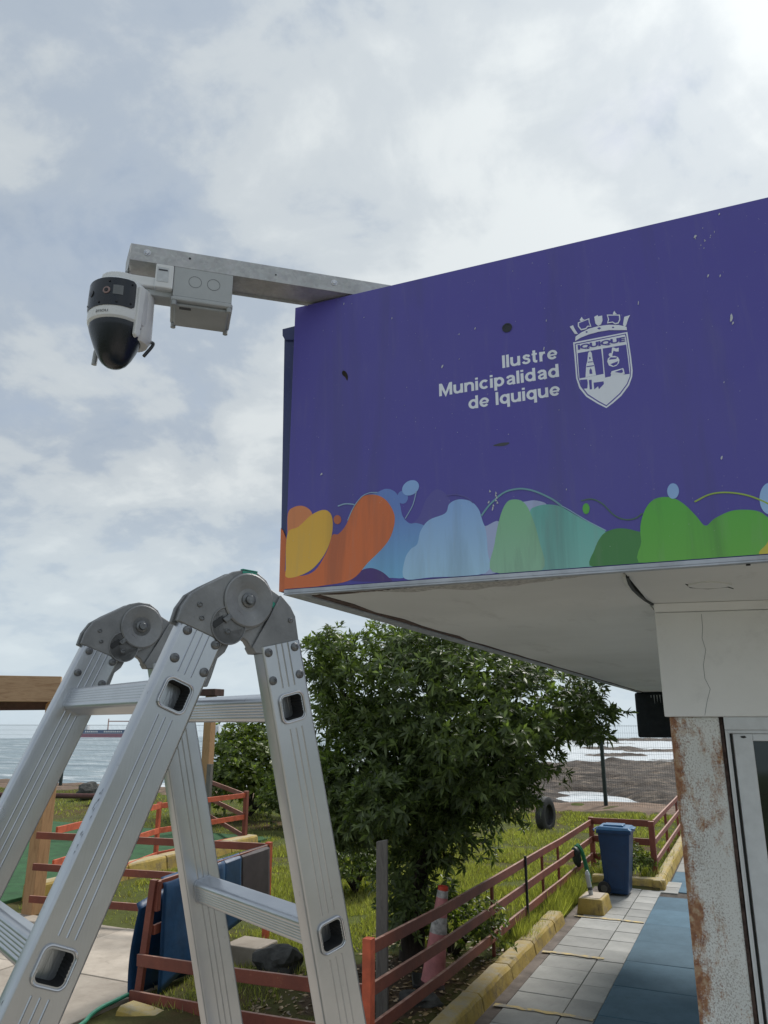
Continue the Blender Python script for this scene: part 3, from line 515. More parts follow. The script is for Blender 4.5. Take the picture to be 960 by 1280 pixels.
struct(MB().box((-1.24, -6, -.15), (-1.045, 11.9, -.008)).build('gutter', 'gutter', bev=.006))

# yellow kerbs
kb = struct(bpy.data.objects.new('kerb', None)); COL.objects.link(kb)
def kerb_block(p, q, h=.145, wt=.15, wb=.24, out=1):
    """p, q: ground points of the walkway-side foot; the block widens downwards"""
    p = Vector((*p, 0)); q = Vector((*q, 0)); d = (q - p).normalized(); nrm = Vector((-d.y, d.x, 0)) * out
    v = []
    n = 6
    for i in range(n + 1):
        c = p.lerp(q, i / n); jt = [rnd.uniform(-.005, .005) for _ in range(4)]; e = -.004 if i in (0, n) else 0
        v += [c + Vector((0, 0, -.12)), c + nrm * (.045 + jt[0]) + Vector((0, 0, h - .035 + jt[1] + e)), c + nrm * (.075 + jt[2]) + Vector((0, 0, h + e)),
              c + nrm * (wb - .01) + Vector((0, 0, h + jt[3] + e)), c + nrm * wb + Vector((0, 0, -.12))]
    f = [(i * 5 + k, (i + 1) * 5 + k, (i + 1) * 5 + (k + 1) % 5, i * 5 + (k + 1) % 5) for i in range(n) for k in range(5)]
    f += [(0, 1, 2, 3, 4), tuple(n * 5 + k for k in (4, 3, 2, 1, 0))]
    return MB().add(v, f).build('kerb_block', 'kerb', kb, bev=.012)
y = 9.12
for L_ in (.55, 1.05, .98, 1.0, 1.02, .97, 1.0, 1.0, 1.0, 1.0, 1.0): kerb_block((-1.145, y - L_ + .012), (-1.145, y)); y -= L_
for x0, x1 in ((-1.3, -.72), (-.71, -.14)): kerb_block((x0, 11.84), (x1, 11.84))
y = 11.85
for L_ in (.7, .9, .95, .9, 1.0, 1.0, 1.0, 1.0): kerb_block((-.13, y + .012), (-.13, y + L_), wb=.2); y += L_
for i in range(3): kerb_block((-4.25 + i * .95, 3.98 - i * .16), (-4.25 + i * .95 + .93, 3.98 - (i + .98) * .16), h=.07)
for i in range(6): kerb_block((-8.72, 7.0 + i * 1.0), (-8.72, 7.98 + i * 1.0), h=.22, wb=.3)

# grass
def grass_patch(name, regions, n, mat, hmin, hmax, seed, label, keep=None):
    r = np.random.RandomState(seed); P_ = []
    tot = sum((b[1] - b[0]) * (b[3] - b[2]) * b[4] for b in regions)
    for (x0, x1, y0, y1, wgt) in regions:
        m = int(n * (x1 - x0) * (y1 - y0) * wgt / tot); P_.append(np.stack([r.uniform(x0, x1, m), r.uniform(y0, y1, m)], -1))
    P_ = np.concatenate(P_); x, y = P_[:, 0], P_[:, 1]
    d = fbm(x * 1.3 + 20, y * 1.3 + 20, 21, 4); ok = r.rand(len(x)) < np.clip((d - .36) * 6, .05, 1)
    if keep is not None: ok &= keep(x, y)
    x, y, d = x[ok], y[ok], d[ok]; m = len(x); h = r.uniform(hmin, hmax, m) * (.5 + 1.2 * np.clip(d - .3, 0, .5) * 2)
    a = r.uniform(0, 6.283, m); w = r.uniform(.004, .008, m) * (1 + np.maximum(0, y - 6) * .10); l = r.uniform(.15, .8, m) * h; b = r.uniform(0, 6.283, m)
    z = ground_h(x, y) - .004
    A = np.stack([x - np.cos(a) * w, y - np.sin(a) * w, z], -1); B = np.stack([x + np.cos(a) * w, y + np.sin(a) * w, z], -1)
    Cc = np.stack([x + np.cos(b) * l, y + np.sin(b) * l, z + h], -1)
    co = np.stack([A, B, Cc], 1).reshape(-1, 3).astype('f4'); me = bpy.data.meshes.new(name)
    me.vertices.add(len(co)); me.vertices.foreach_set('co', co.ravel()); me.loops.add(len(co)); me.loops.foreach_set('vertex_index', np.arange(len(co), dtype='i4'))
    me.polygons.add(m); me.polygons.foreach_set('loop_start', np.arange(m, dtype='i4') * 3); me.update(calc_edges=True)
    me.materials.append(MT[mat]); o = bpy.data.objects.new(name, me); COL.objects.link(o); o['kind'] = 'stuff'; tag(o, label, 'grass')
    return o
REG = [(-4.3, -1.42, 6.2, 13, 3.2), (-8.6, -4.3, 6.6, 13, 2.2), (-9, -1.5, 13, 20.6, 1.1), (-1.45, -.2, 12.2, 20.6, 1.0), (-4.3, -1.6, 4.1, 6.3, 1.0), (-9.5, -4, 13, 20, .6), (-1.44, -1.3, 6.6, 11.8, 6), (.9, 12, 14, 20.6, .3), (-30, -9, 14.3, 20.6, .2)]
def not_bare(x, y): return ~(((x + 2.2) / 1.0) ** 2 + ((y - 5.5) / 1.9) ** 2 < fbm(x * 3, y * 3, 4, 3) * 1.8) 
grass_patch('lawn_grass', REG, 190000, 'grass', .03, .085, 31, 'rough green grass of the lawn between the railings and the shore', not_bare)
grass_patch('dry_grass', REG, 30000, 'drygrass', .04, .12, 37, 'pale dry grass stalks scattered through the green lawn', not_bare)
grass_patch('weed_tufts', [(-1.46, -1.27, 7.6, 11.8, 6), (-1.3, -.3, 12.1, 13.0, 3), (-1.9, -1.5, 8.5, 12, 1)], 7000, 'grass', .09, .24, 41, 'taller weeds growing along the top of the yellow kerb')

# ================================================================== KIOSK BUILDING
V2 = Vector((.9986, .0530, 0)); NO = Vector((.0530, -.9986, 0))
def S3(u, w, t=0): return Vector((0, 0, 3.04)) + V2 * u + NO * t + Vector((0, 0, w))
W0 = Vector((1.1137, .8169, 0)); WD = Vector((math.cos(R(12)), math.sin(R(12)), 0)); WN = Vector((math.sin(R(12)), -math.cos(R(12)), 0))
def W3(s, t, z): return W0 + WD * s + WN * t + Vector((0, 0, z))     # t > 0 towards the viewer
kio = thing('kiosk_building', 'white painted kiosk with overhanging flat canopy, rust speckled pillar and sliding window', 'building', (1.8, 1.5, 0))
def wblock(s0, s1, t, z0, z1, back=.3):
    a = W3(s0, t, z0); b = W3(s1, t, z0); u = Vector((0, 0, z1 - z0)); k = Vector((0, back, 0))
    return MB().hexa([a, b, b + k, a + k, a + u, b + u, b + k + u, a + k + u])
# soffit in two sheets, body of the canopy above
m = MB(); pr = lambda u, v, t: Vector((u, v, t))
part(MB().prism([(.035, .05), (1.094, .105), (1.094, 9.93), (.035, 9.93)], pr, 3.036, 3.09), 'soffit_panel', 'soffit', kio)
part(MB().prism([(1.104, .105), (4.4, .28), (4.4, 9.93), (1.104, 9.93)], pr, 3.030, 3.09), 'soffit_panel', 'soffit', kio)
part(MB().prism([(.03, .06), (4.4, .29), (4.4, 9.90), (.03, 9.90)], pr, 3.091, 3.92), 'roof', 'wall', kio)
# dark sagging joint between the sheets
m = MB()
pts = [(1.103, .19), (1.094, .30), (1.090, .42), (1.093, .55), (1.100, .68), (1.112, .80)]
for (a, b), (c, d) in zip(pts[:-1], pts[1:]):
    m.hexa([(a - .004, b, 3.024), (a + .005, b, 3.024), (c + .005, d, 3.024), (c - .004, d, 3.024), (a - .004, b, 3.05), (a + .005, b, 3.05), (c + .005, d, 3.05), (c - .004, d, 3.05)])
part(m, 'panel_joint', 'rubber', kio)
m = MB()
for (a, b), (c, d) in zip(pts[:-1], pts[1:]):
    m.hexa([(a - .016, b, 3.030), (a - .0045, b, 3.026), (c - .0045, d, 3.026), (c - .016, d, 3.030), (a - .016, b, 3.05), (a - .0045, b, 3.05), (c - .0045, d, 3.05), (c - .016, d, 3.05)])
part(m, 'joint_cover', 'soffit', kio)
# flaking paint on the soffit
part(MB().prism([(1.254, .40), (1.263, .477), (1.315, .526), (1.375, .517), (1.392, .56), (1.372, .50), (1.315, .505), (1.275, .465)], pr, 3.0275, 3.034), 'paint_crack', 'rubber', kio)
part(MB().prism(smooth_closed([(1.262, .41), (1.274, .462), (1.315, .500), (1.368, .495), (1.385, .45), (1.32, .38)], 3), pr, 3.0250, 3.034), 'paint_flake', 'soffit', kio)
# front flashing under the sign, with slots and screws
part(MB().prism([(0, .002), (4.3, .002), (4.3, -.052), (0, -.052)], lambda u, t, z: S3(u, z, t), -.014, -.001), 'edge_flashing', 'flash', kio, bev=.002)
part(MB().prism([(0, .003), (4.3, .003), (4.3, -.004), (0, -.004)], lambda u, t, z: S3(u, z, t), -.019, -.0145), 'drip_edge', 'flash', kio)
m = MB()
for k in range(14):
    u = .12 + k * .157 + rnd.uniform(-.02, .02); m.prism([(u, -.012), (u + .03, -.010), (u + .03, -.014), (u, -.016)], lambda a, t, z: S3(a, z, t), -.0155, -.0135)
part(m, 'flashing_slots', 'rubber', kio)['kind'] = 'stuff'
for u, t in ((.735, -.018), (1.44, -.05)): part(MB().cyl(S3(u, -.0135, t), S3(u, -.0175, t), .006, 10), 'bolt', 'rubber', kio)
part(MB().prism(smooth_closed([(.10, -.050), (.4, -.053), (.95, -.052), (.97, -.062), (.6, -.075), (.35, -.105), (.15, -.125), (.08, -.09)], 4), lambda u, t, z: S3(u, z, t), -.007, -.002), 'peeling_sealant', 'rustline', kio)
vs = []; fs = []; nx_, ny_ = 60, 10
from mathutils import noise as mnz
for i in range(nx_ + 1):
    u = .13 + .87 * i / nx_; wd_ = (.16 * math.sin(min(1, (u - .1) / .5) * 1.57) * (1 if u < .75 else max(.15, 1 - (u - .75) * 3))) * (.8 + .4 * mnz.noise(Vector((u * 9, 0, 3))))
    for k in range(ny_ + 1):
        t = -.062 - wd_ * k / ny_; p = S3(u, -.0065, t); e_ = 1 if 0 < k < ny_ else 0
        vs.append((p.x, p.y, 3.0345 - e_ * (.0012 + .003 * max(0, mnz.noise(Vector((p.x * 60, p.y * 60, 0)))))))
for i in range(nx_):
    for k in range(ny_): a = i * (ny_ + 1) + k; fs.append((a, a + 1, a + ny_ + 2, a + ny_ + 1))
part(MB().add(vs, fs), 'rough_render', 'roughpatch', kio)
part(MB().box((-.022, .035, 3.027), (.040, 9.92, 3.09)), 'side_flashing', 'flash', kio, bev=.002)
m = MB(); prev = None
for i in range(41):
    y_ = .12 + i * .24; w_ = .006 + .022 * rnd.random() * (1.7 if i < 8 else .8)
    if prev: m.hexa([(.0405, prev[0], 3.033), (.0405 + prev[1], prev[0], 3.033), (.0405 + w_, y_, 3.033), (.0405, y_, 3.033), (.0405, prev[0], 3.05), (.0405 + prev[1], prev[0], 3.05), (.0405 + w_, y_, 3.05), (.0405, y_, 3.05)])
    prev = (y_, w_)
part(m, 'rust_line', 'rustline', kio)
part(MB().box((-.02, 9.935, 3.02), (4.4, 9.98, 4.0)), 'rear_fascia', 'flash', kio)
# beam, moulding, column, walls
part(wblock(0, 2.6, .0, 2.623, 2.999, .3), 'beam', 'wall', kio, bev=.004)
a = W3(0, 0, 0); 
mm = MB(); q = [W3(0, 0, 3.0), W3(2.6, 0, 3.0), W3(2.6, 0, 3.0) + Vector((0, .3, 0)), W3(0, 0, 3.0) + Vector((0, .3, 0)), W3(-.004, .030, 3.029), W3(2.6, .030, 3.029), W3(2.6, 0, 3.029) + Vector((0, .3, 0)), W3(-.004, 0, 3.029) + Vector((0, .3, 0))]
part(mm.hexa(q), 'cornice', 'wall', kio, bev=.003)
cr_ = [(.164, 2.989), (.163, 2.939), (.157, 2.901), (.165, 2.858), (.151, 2.804), (.151, 2.756), (.165, 2.719), (.15, 2.677), (.137, 2.628)]
m = MB()
for i in range(len(cr_) - 1):
    for k in range(3):
        f0, f1 = k / 3, (k + 1) / 3; jx = lambda: rnd.uniform(-.0016, .0016)
        s0 = cr_[i][0] * (1 - f0) + cr_[i + 1][0] * f0; s1 = cr_[i][0] * (1 - f1) + cr_[i + 1][0] * f1; z0 = cr_[i][1] * (1 - f0) + cr_[i + 1][1] * f0; z1 = cr_[i][1] * (1 - f1) + cr_[i + 1][1] * f1
        m.prism([(s0 - .0007, z0), (s0 + .0007, z0), (s1 + .0007, z1), (s1 - .0007, z1)], lambda s, z, t: W3(s, t, z), -.002, .0006)
part(m, 'plaster_crack', 'line', kio)
# pillar: front face drawn in its own coordinates so the rust keeps to its left edge
col_o = bpy.data.objects.new('pillar', None)
me = MB().hexa([(0, 0, 0), (.167, 0, 0), (.167 + .052, .25, 0), (.052, .25, 0), (0, 0, 2.6225), (.167, 0, 2.6225), (.167 + .052, .25, 2.6225), (.052, .25, 2.6225)])
pil = me.build('pillar', 'rustwall', kio, bev=.005); pil.location = W3(.019, -.022, 0) - Vector(kio.location); pil.rotation_euler = (0, 0, R(12))
# left wall runs straight back from the pillar
part(MB().box((1.16, 1.12, 0), (1.36, 9.0, 3.03)), 'side_wall', 'wall', kio)
part(MB().box((1.36, 8.8, 0), (4.3, 9.0, 3.03)), 'rear_wall', 'wall', kio)
part(wblock(.186, .199, -.03, 0, 2.622, .2), 'sealant_gap', 'rustline', kio)
win = part(wblock(.1995, 2.5, -.012, 2.578, 2.6225, .12), 'window', 'pvc', kio, bev=.002)
win_l = win.location
def wpart(mb, name, mat, **k):
    L = kio.location; mb.v = [(v[0] - L[0], v[1] - L[1], v[2] - L[2]) for v in mb.v]; return mb.build(name, mat, win, **k)
wpart(wblock(.1995, .2065, -.010, .04, 2.577, .12), 'outer_frame', 'pvc', bev=.0015)
wpart(wblock(.2068, .2145, -.020, .04, 2.570, .10), 'inner_frame', 'pvc', bev=.0015)
wpart(wblock(.2068, 2.5, -.020, 2.566, 2.5775, .10), 'head_track', 'pvc', bev=.001)
wpart(wblock(.2147, .2265, -.045, .04, 2.565, .05), 'track_gap', 'rubber')
wpart(wblock(.2268, .2915, -.028, .06, 2.5655, .05), 'sash_stile', 'pvc', bev=.003)
wpart(wblock(.2918, 1.2, -.030, 2.540, 2.5655, .05), 'sash_rail', 'pvc', bev=.003)
wpart(wblock(.2918, 1.2, -.050, .06, 2.5395, .006), 'pane', 'glass')
wpart(wblock(1.2003, 1.26, -.029, .06, 2.5655, .05), 'sash_stile', 'pvc', bev=.003)
wpart(wblock(1.2603, 2.5, -.050, .06, 2.5655, .006), 'pane', 'glass')
wpart(MB().prism([(.252, 2.556), (.266, 2.558), (.272, 2.552), (.262, 2.549), (.254, 2.551)], lambda s, z, t: W3(s, t, z), -.029, -.0265), 'catch', 'alu_dark')

MT['p_orange'] = print_mat('orange_print', (.70, .17, .045), None, .42, .3); MT['p_orange2'] = print_mat('pale_orange_print', (.72, .25, .09)); MT['p_yellow'] = print_mat('yellow_print', (.80, .46, .05), (.84, .50, .07))
MT['p_lblue'] = print_mat('light_blue_print', (.27, .46, .82), (.40, .64, .86)); MT['p_mblue'] = print_mat('mid_blue_print', (.14, .25, .62), (.20, .48, .76))
MT['p_indigo'] = print_mat('indigo_print', (.10, .09, .36)); MT['p_purple'] = print_mat('deep_purple_print', (.075, .035, .20)); MT['p_lav'] = print_mat('lavender_print', (.40, .47, .72))
MT['p_sage'] = print_mat('sage_green_print', (.22, .52, .28), (.30, .55, .38), .42, .32); MT['p_teal'] = print_mat('teal_print', (.13, .48, .43), (.22, .54, .48), .42, .32)
MT['p_dgreen'] = print_mat('dark_green_print', (.06, .24, .06)); MT['p_green'] = print_mat('bright_green_print', (.085, .44, .045), (.14, .46, .065), .42, .3); MT['p_yellow2'] = print_mat('lemon_print', (.60, .52, .05))
MT['p_line'] = print_mat('pale_line_print', (.30, .46, .62), None, .42, .1); MT['p_lteal'] = print_mat('teal_line_print', (.16, .36, .42), None, .42, .1); MT['p_lgreen'] = print_mat('green_line_print', (.07, .16, .11), None, .42, .1); MT['p_lime'] = print_mat('lime_line_print', (.33, .48, .07), None, .42, .1)
MT['p_white'] = print_mat('white_lettering', (.80, .84, .92), None, .42, .12)
# ================================================================== PRINTED FASCIA SIGN
sg = thing('fascia_sign', 'long purple municipal fascia sign with white lettering, crest and coloured paint blobs along its foot', 'sign', (0, 0, 3.04))
def spart(mb, name, mats, **k): return part(mb, name, mats, sg, **k)
F = lambda u, w, t: S3(u, w, t)
spart(MB().prism([(.0, 0), (4.3, 0), (4.3, 1.122), (.004, 1.0815)], F, -.035, 0), 'sign_panel', 'purple', bev=.0015)
# side panel, a little lower, wrapping round the corner
spart(MB().hexa([(-.031, .024, 3.037), (-.0015, .024, 3.037), (-.0015, 9.93, 3.037), (-.031, 9.93, 3.037), (-.056, .024, 4.055), (-.0015, .024, 4.055), (-.0015, 9.93, 4.055), (-.056, 9.93, 4.055)]), 'side_panel', 'return', bev=.001)
spart(MB().prism([(-.0585, 1.013), (-.0005, 1.013), (-.0005, .955), (-.046, .965), (-.057, .985)], lambda u, w, t: Vector((u, t, 3.04 + w)), .014, .0235), 'corner_flap', 'return')
spart(MB().prism([(-.033, -.002), (-.0005, -.002), (-.0005, .15), (-.012, .185), (-.026, .215), (-.0355, .225)], lambda u, w, t: Vector((u, t, 3.04 + w)), .020, .0238), 'side_print', 'p_orange')
lay = [0]
def blob(name, key, mat, sm=5):
    lay[0] += 1; p = smooth_closed(BLOBS[key], sm) if sm else BLOBS[key]
    p = [(max(u, .001), max(w, .0015)) for u, w in p]
    spart(MB().prism(p, F, .0002, .0002 + lay[0] * .00009), 'colour_shape', mat)
for k, mt_ in (('orange_back', 'p_orange2'), ('indigo_wave', 'p_indigo'), ('blue_mid', 'p_mblue'), ('purple_bottom', 'p_purple'), ('orange', 'p_orange'), ('yellow', 'p_yellow'), ('lavender', 'p_lav'), ('lavender_b', 'p_lav'),
               ('light_blue', 'p_lblue'), ('teal', 'p_teal'), ('sage', 'p_sage'), ('dark_green', 'p_dgreen'), ('green', 'p_green'), ('yellow_b', 'p_yellow2')): blob(k, k, mt_)
for k, mt_ in (('stem_blue', 'p_mblue'), ('ellipse_blue', 'p_lblue'), ('ellipse_orange', 'p_orange'), ('ellipse_green', 'p_green'), ('ellipse_blue_b', 'p_lblue'), ('ellipse_blue_c', 'p_lblue')):
    spart(MB().prism(smooth_closed(ELL[k], 3), F, .0002, .0017 if k != 'stem_blue' else .0006), 'colour_dot', mt_)
for k, mt_, w_ in (('line_white', 'p_line', .0022), ('line_rim', 'p_line', .0014), ('line_leaf', 'p_line', .0014), ('line_teal', 'p_lteal', .0028), ('line_rim_b', 'p_line', .0014), ('line_indigo', 'p_indigo', .0025), ('line_green', 'p_lgreen', .0018), ('line_lime', 'p_lime', .0022)):
    pts = smooth_open([(u, w, 0) for u, w in LINES[k]], 6); m = MB()
    for i in range(len(pts) - 1):
        a, b = pts[i], pts[i + 1]; d = (b - a).normalized(); n_ = Vector((-d.y, d.x, 0)) * w_
        m.prism([(a - n_ - d * .0003)[:2], (b - n_)[:2], (b + n_)[:2], (a + n_ - d * .0003)[:2]], F, .0002, .0019)
    spart(m, 'flourish', mt_)
def text_obj(txt, s0, s1, z0, h, mat, t=.0007, bold=.02, capref='I', name='lettering', slant=0, frame=None, parent=None):
    cu = bpy.data.curves.new('t', 'FONT'); cu.body = txt; cu.size = 1; cu.offset = bold; cu.resolution_u = 4; cu.space_character = .93
    ob = bpy.data.objects.new('t', cu); COL.objects.link(ob); dg = bpy.context.evaluated_depsgraph_get(); me = bpy.data.meshes.new_from_object(ob.evaluated_get(dg))
    co = np.empty(len(me.vertices) * 3); me.vertices.foreach_get('co', co); co = co.reshape(-1, 3)
    x0, x1 = co[:, 0].min(), co[:, 0].max()
    cu.body = capref; dg.update(); m2 = bpy.data.meshes.new_from_object(ob.evaluated_get(dg)); c2 = np.array([v.co[:] for v in m2.vertices]); b0, b1 = c2[:, 1].min(), c2[:, 1].max()
    bpy.data.objects.remove(ob)
    fr = frame or F
    vs = []
    for c in co: vs.append(fr(s0 + (c[0] - x0) / (x1 - x0) * (s1 - s0), z0 + (c[1] - b0) / (b1 - b0) * h, t))
    mb = MB(); mb.add(vs, [tuple(p.vertices) for p in me.polygons])
    if parent is None: return spart(mb, name, mat)
    return mb.build(name, mat, parent)
# bold grotesque capitals and small letters drawn as strokes (cap height 1)
def el(cx_, a0, a1, rx=.235, ry=.280, cy_=.372, n=16): return [(cx_ + rx * math.cos(R(a0 + (a1 - a0) * i / n)), cy_ + ry * math.sin(R(a0 + (a1 - a0) * i / n))) for i in range(n + 1)]
SWd = .185
GL = {'I': (.0, [([(0, 0), (0, 1)], SWd)]), 'l': (.0, [([(0, 0), (0, 1)], SWd)]), 'i': (.0, [([(0, 0), (0, .74)], SWd), ([(0, .84), (0, 1)], SWd)]),
 'u': (.46, [([(0, .74), (0, .30)] + [(.02, .19), (.08, .11), (.18, .085), (.30, .11), (.40, .19), (.455, .30)], SWd), ([(.46, 0), (.46, .74)], SWd)]),
 'n': (.46, [([(0, 0), (0, .74)], SWd), ([(.01, .46), (.07, .58), (.17, .65), (.29, .655), (.39, .62), (.445, .54), (.46, .44), (.46, 0)], SWd)]),
 'r': (.27, [([(0, 0), (0, .74)], SWd), ([(.01, .42), (.06, .56), (.15, .635), (.28, .645)], SWd)]),
 't': (.16, [([(0, .96), (0, .24), (.015, .14), (.07, .085), (.19, .075)], SWd), ([(-.15, .665), (.19, .665)], .14)]),
 'e': (.47, [(el(.235, 4, 322), .175), ([(.03, .355), (.50, .355)], .125)]), 'c': (.43, [(el(.235, 42, 318), SWd)]),
 's': (.42, [([(.41, .53), (.36, .63), (.22, .672), (.10, .63), (.075, .54), (.12, .46), (.23, .405), (.34, .36), (.395, .27), (.385, .16), (.30, .09), (.18, .073), (.06, .12), (.01, .22)], .165)]),
 'M': (.70, [([(0, 0), (0, 1)], SWd), ([(.03, .93), (.35, .08), (.67, .93)], .19), ([(.70, 0), (.70, 1)], SWd)]),
 'p': (.47, [([(0, -.27), (0, .74)], SWd), (el(.235, 0, 360), SWd)]), 'd': (.47, [(el(.235, 0, 360), SWd), ([(.47, 0), (.47, 1)], SWd)]),
 'q': (.47, [(el(.235, 0, 360), SWd), ([(.47, -.27), (.47, .74)], SWd)]),
 'a': (.43, [([(.03, .52), (.08, .62), (.20, .668), (.33, .65), (.40, .58), (.42, .48), (.42, .10), (.45, .0)], SWd), ([(.42, .42), (.28, .385), (.14, .35), (.06, .27), (.06, .15), (.15, .075), (.27, .09), (.37, .15), (.42, .25)], .15)]), ' ': (.08, [])}
def ribbon(mb, pts, w, fr, t):
    pts = [Vector((*p, 0)) for p in pts]; L_ = []; n = len(pts); closed = (pts[0] - pts[-1]).length < 1e-4
    for i in range(n):
        a = pts[i - 1] if i else (pts[-2] if closed else pts[0]); b = pts[(i + 1)] if i < n - 1 else (pts[1] if closed else pts[-1])
        d1 = (pts[i] - a); d2 = (b - pts[i]); d1 = d1.normalized() if d1.length > 1e-6 else d2.normalized(); d2 = d2.normalized() if d2.length > 1e-6 else d1
        nn_ = Vector((-(d1 + d2).y, (d1 + d2).x, 0)).normalized(); c_ = max(.45, nn_.dot(Vector((-d1.y, d1.x, 0)))); L_.append((pts[i] + nn_ * w / 2 / c_, pts[i] - nn_ * w / 2 / c_))
    vs = [fr(p.x, p.y, t) for pr_ in L_ for p in pr_]; mb.add(vs, [(2 * i, 2 * i + 1, 2 * i + 3, 2 * i + 2) for i in range(n - 1)])
def stroke_text(txt, s0, s1, z0, h):
    x = 0; items = []; gap = .265
    for ch_ in txt:
        w_, st = GL[ch_]; off = .13 if ch_ == 't' else 0
        if ch_ == 't': x += .08
        items.append((x, st)); x += w_ + gap + (-.04 if ch_ in 'rs' else 0)
    tot = x - gap + SWd; k = (s1 - s0) / tot; mb = MB()
    for x0, st in items:
        for j, (p, w_) in enumerate(st): ribbon(mb, [(a + x0, b) for a, b in p], w_, lambda u, v, t: F(s0 + (u + SWd / 2) * k, z0 + v * h, t), .0006 + j * .00008)
    return spart(mb, 'lettering', 'p_white')
for tx, a, b, z_ in (('Ilustre', .788, .968, .683), ('Municipalidad', .569, .968, .6195), ('de Iquique', .669, .968, .556)): stroke_text(tx, a, b, z_, .0455)
m = MB(); m2 = MB()
for i, (w_, p) in enumerate(CREST):
    (m if w_ else m2).prism(smooth_closed(p, 2) if i < 3 and False else p, F, .0003, .0006 + i * .00006)
cst = spart(m, 'crest', 'p_white'); m2.v = [(v[0] - 0, v[1] - 0, v[2] - 3.04) for v in m2.v]; m2.build('crest_detail', 'purple', cst)
text_obj('IQUIQUE', 1.0325, 1.1765, .7010, .0165, 'purple', t=.0016, bold=.045, name='crest_lettering')
m = MB(); m2 = MB()
for i, ((u, w), r_) in enumerate(CHIPS):
    if i in (0,): continue
    if i == 12: m2.prism(smooth_closed([(u - .008, w + .022), (u + .004, w + .016), (u + .012, w - .002), (u + .010, w - .020), (u + .002, w - .006), (u - .010, w + .008)], 3), F, .0002, .0012); continue
    st = rnd.uniform(1.2, 3.2) if r_ < .012 else 1.2
    pg = [(u + r_ * .45 * math.cos(a) * rnd.uniform(.5, 1.2) + r_ * .3 * math.sin(a), w - .0 + r_ * st * .6 * math.sin(a) * rnd.uniform(.6, 1.1)) for a in np.arange(0, 6.28, .8)]
    if r_ > .012:
        for k in range(9): uu, ww = u + rnd.gauss(0, r_ * .5), w + rnd.gauss(0, r_ * .7); m.prism([(uu, ww), (uu + .003, ww + .001), (uu + .002, ww + .005)], F, .0002, .0009)
        continue
    m.prism(pg, F, .0002, .0021)
for k in range(7): uu, ww = .738 + rnd.uniform(-.012, .012), .215 + k * .008; m.prism([(uu, ww), (uu + .006, ww + .001), (uu + .002, ww + .009)], F, .0002, .0022)
for k in range(60): uu, ww = rnd.uniform(.02, 1.6), rnd.uniform(.2, 1.07); s_ = rnd.uniform(.0006, .0016); m.prism([(uu, ww), (uu + s_, ww), (uu + s_, ww + s_ * 2)], F, .0002, .0021)
ch = spart(m, 'scratches', 'label'); ch['kind'] = 'stuff'; spart(m2, 'rust_spot', 'bark')
spart(MB().lathe([(0, .0), (.014, .0), (.0165, .0012), (.0168, .0018), (.012, .0016), (.0118, .0006), (0, .0006)], 20, f=lambda p: S3(.810 + p[0], .826 + p[1], p[2] + .0003)), 'hole', 'domeblack')
spart(MB().prism(smooth_closed([(.745, .418), (.775, .424), (.80, .42), (.78, .412)], 3), F, .0002, .0006), 'scuff', 'ink')

# ================================================================== STEEL ARM, JUNCTION BOX, CAMERA
AE = Vector((-.353, -.496, 4.13)); AD = Vector((.753, .658, 0)).normalized(); AP = Vector((-AD.y, AD.x, 0))
def A3(a, p, z): return AE + AD * a + AP * p + Vector((0, 0, z))
arm = thing('steel_arm', 'galvanised steel channel sticking out from the top corner of the purple sign', 'bracket', AE)
def bx(f, a, b):   # oriented box through frame f
    x0, y0, z0 = a; x1, y1, z1 = b
    return [f(x0, y0, z0), f(x1, y0, z0), f(x1, y1, z0), f(x0, y1, z0), f(x0, y0, z1), f(x1, y0, z1), f(x1, y1, z1), f(x0, y1, z1)]
part(MB().hexa(bx(A3, (0, 0, .0), (1.25, .0025, .064))), 'front_flange', 'galv', arm, bev=.0008)
part(MB().hexa(bx(A3, (0, .0027, .0), (1.25, .105, .0025))), 'web', 'galv', arm)
part(MB().hexa(bx(A3, (-.012, .1052, -.012), (1.25, .1078, .064))), 'rear_flange', 'galv', arm, bev=.0008)
part(MB().hexa([A3(-.003, .03, .0), A3(0, .0, .0), A3(-.001, .0, .066), A3(-.004, .03, .050), A3(-.018, .1, -.035), A3(-.002, .104, .0), A3(-.002, .104, .060), A3(-.02, .1, .045)]), 'bent_end_tab', 'galv', arm)
for a_, z_ in ((.055, .036), (.715, .036)):
    s_ = part(MB().lathe([(.0, .0), (.012, .0), (.012, .0018), (.009, .002), (.007, .005), (0, .0058)], 16, f=lambda p: A3(a_ + p[0], -.0002 - p[2], z_ + p[1])), 'screw', 'alu_bright', arm, smooth=True)
for a_, z_, r_ in ((.198, .040, .0042), (.50, .030, .003)): part(MB().lathe([(0, 0), (r_, 0), (r_, .0008), (0, .0008)], 12, f=lambda p: A3(a_ + p[0], -.0002 - p[2], z_ + p[1])), 'drill_hole', 'black', arm)
jb = thing('junction_box', 'square grey plastic junction box hanging under the galvanised arm beside the camera', 'junction box', A3(.25, .08, -.07))
part(MB().prism([(.150, 0), (.350, 0), (.350, -.001), (.350, -.112), (.150, -.112)], lambda a, z, p: A3(a, p, z - .0006), .0, .165), 'box_body', 'boxgrey', jb, bev=.006, seg=3)
lid = part(MB().prism([(x + .25, y + .083) for x, y in rsq(.105, .012, 4, .088)], lambda a, p, z: A3(a, p, z), -.131, -.1145), 'lid', 'boxgrey', jb, bev=.004)
part(MB().prism([(x + .25, y + .086) for x, y in rsq(.092, .006, 4, .074)], lambda a, p, z: A3(a, p, z), -.1425, -.1315), 'lid_cover', 'boxlid', jb, bev=.004)
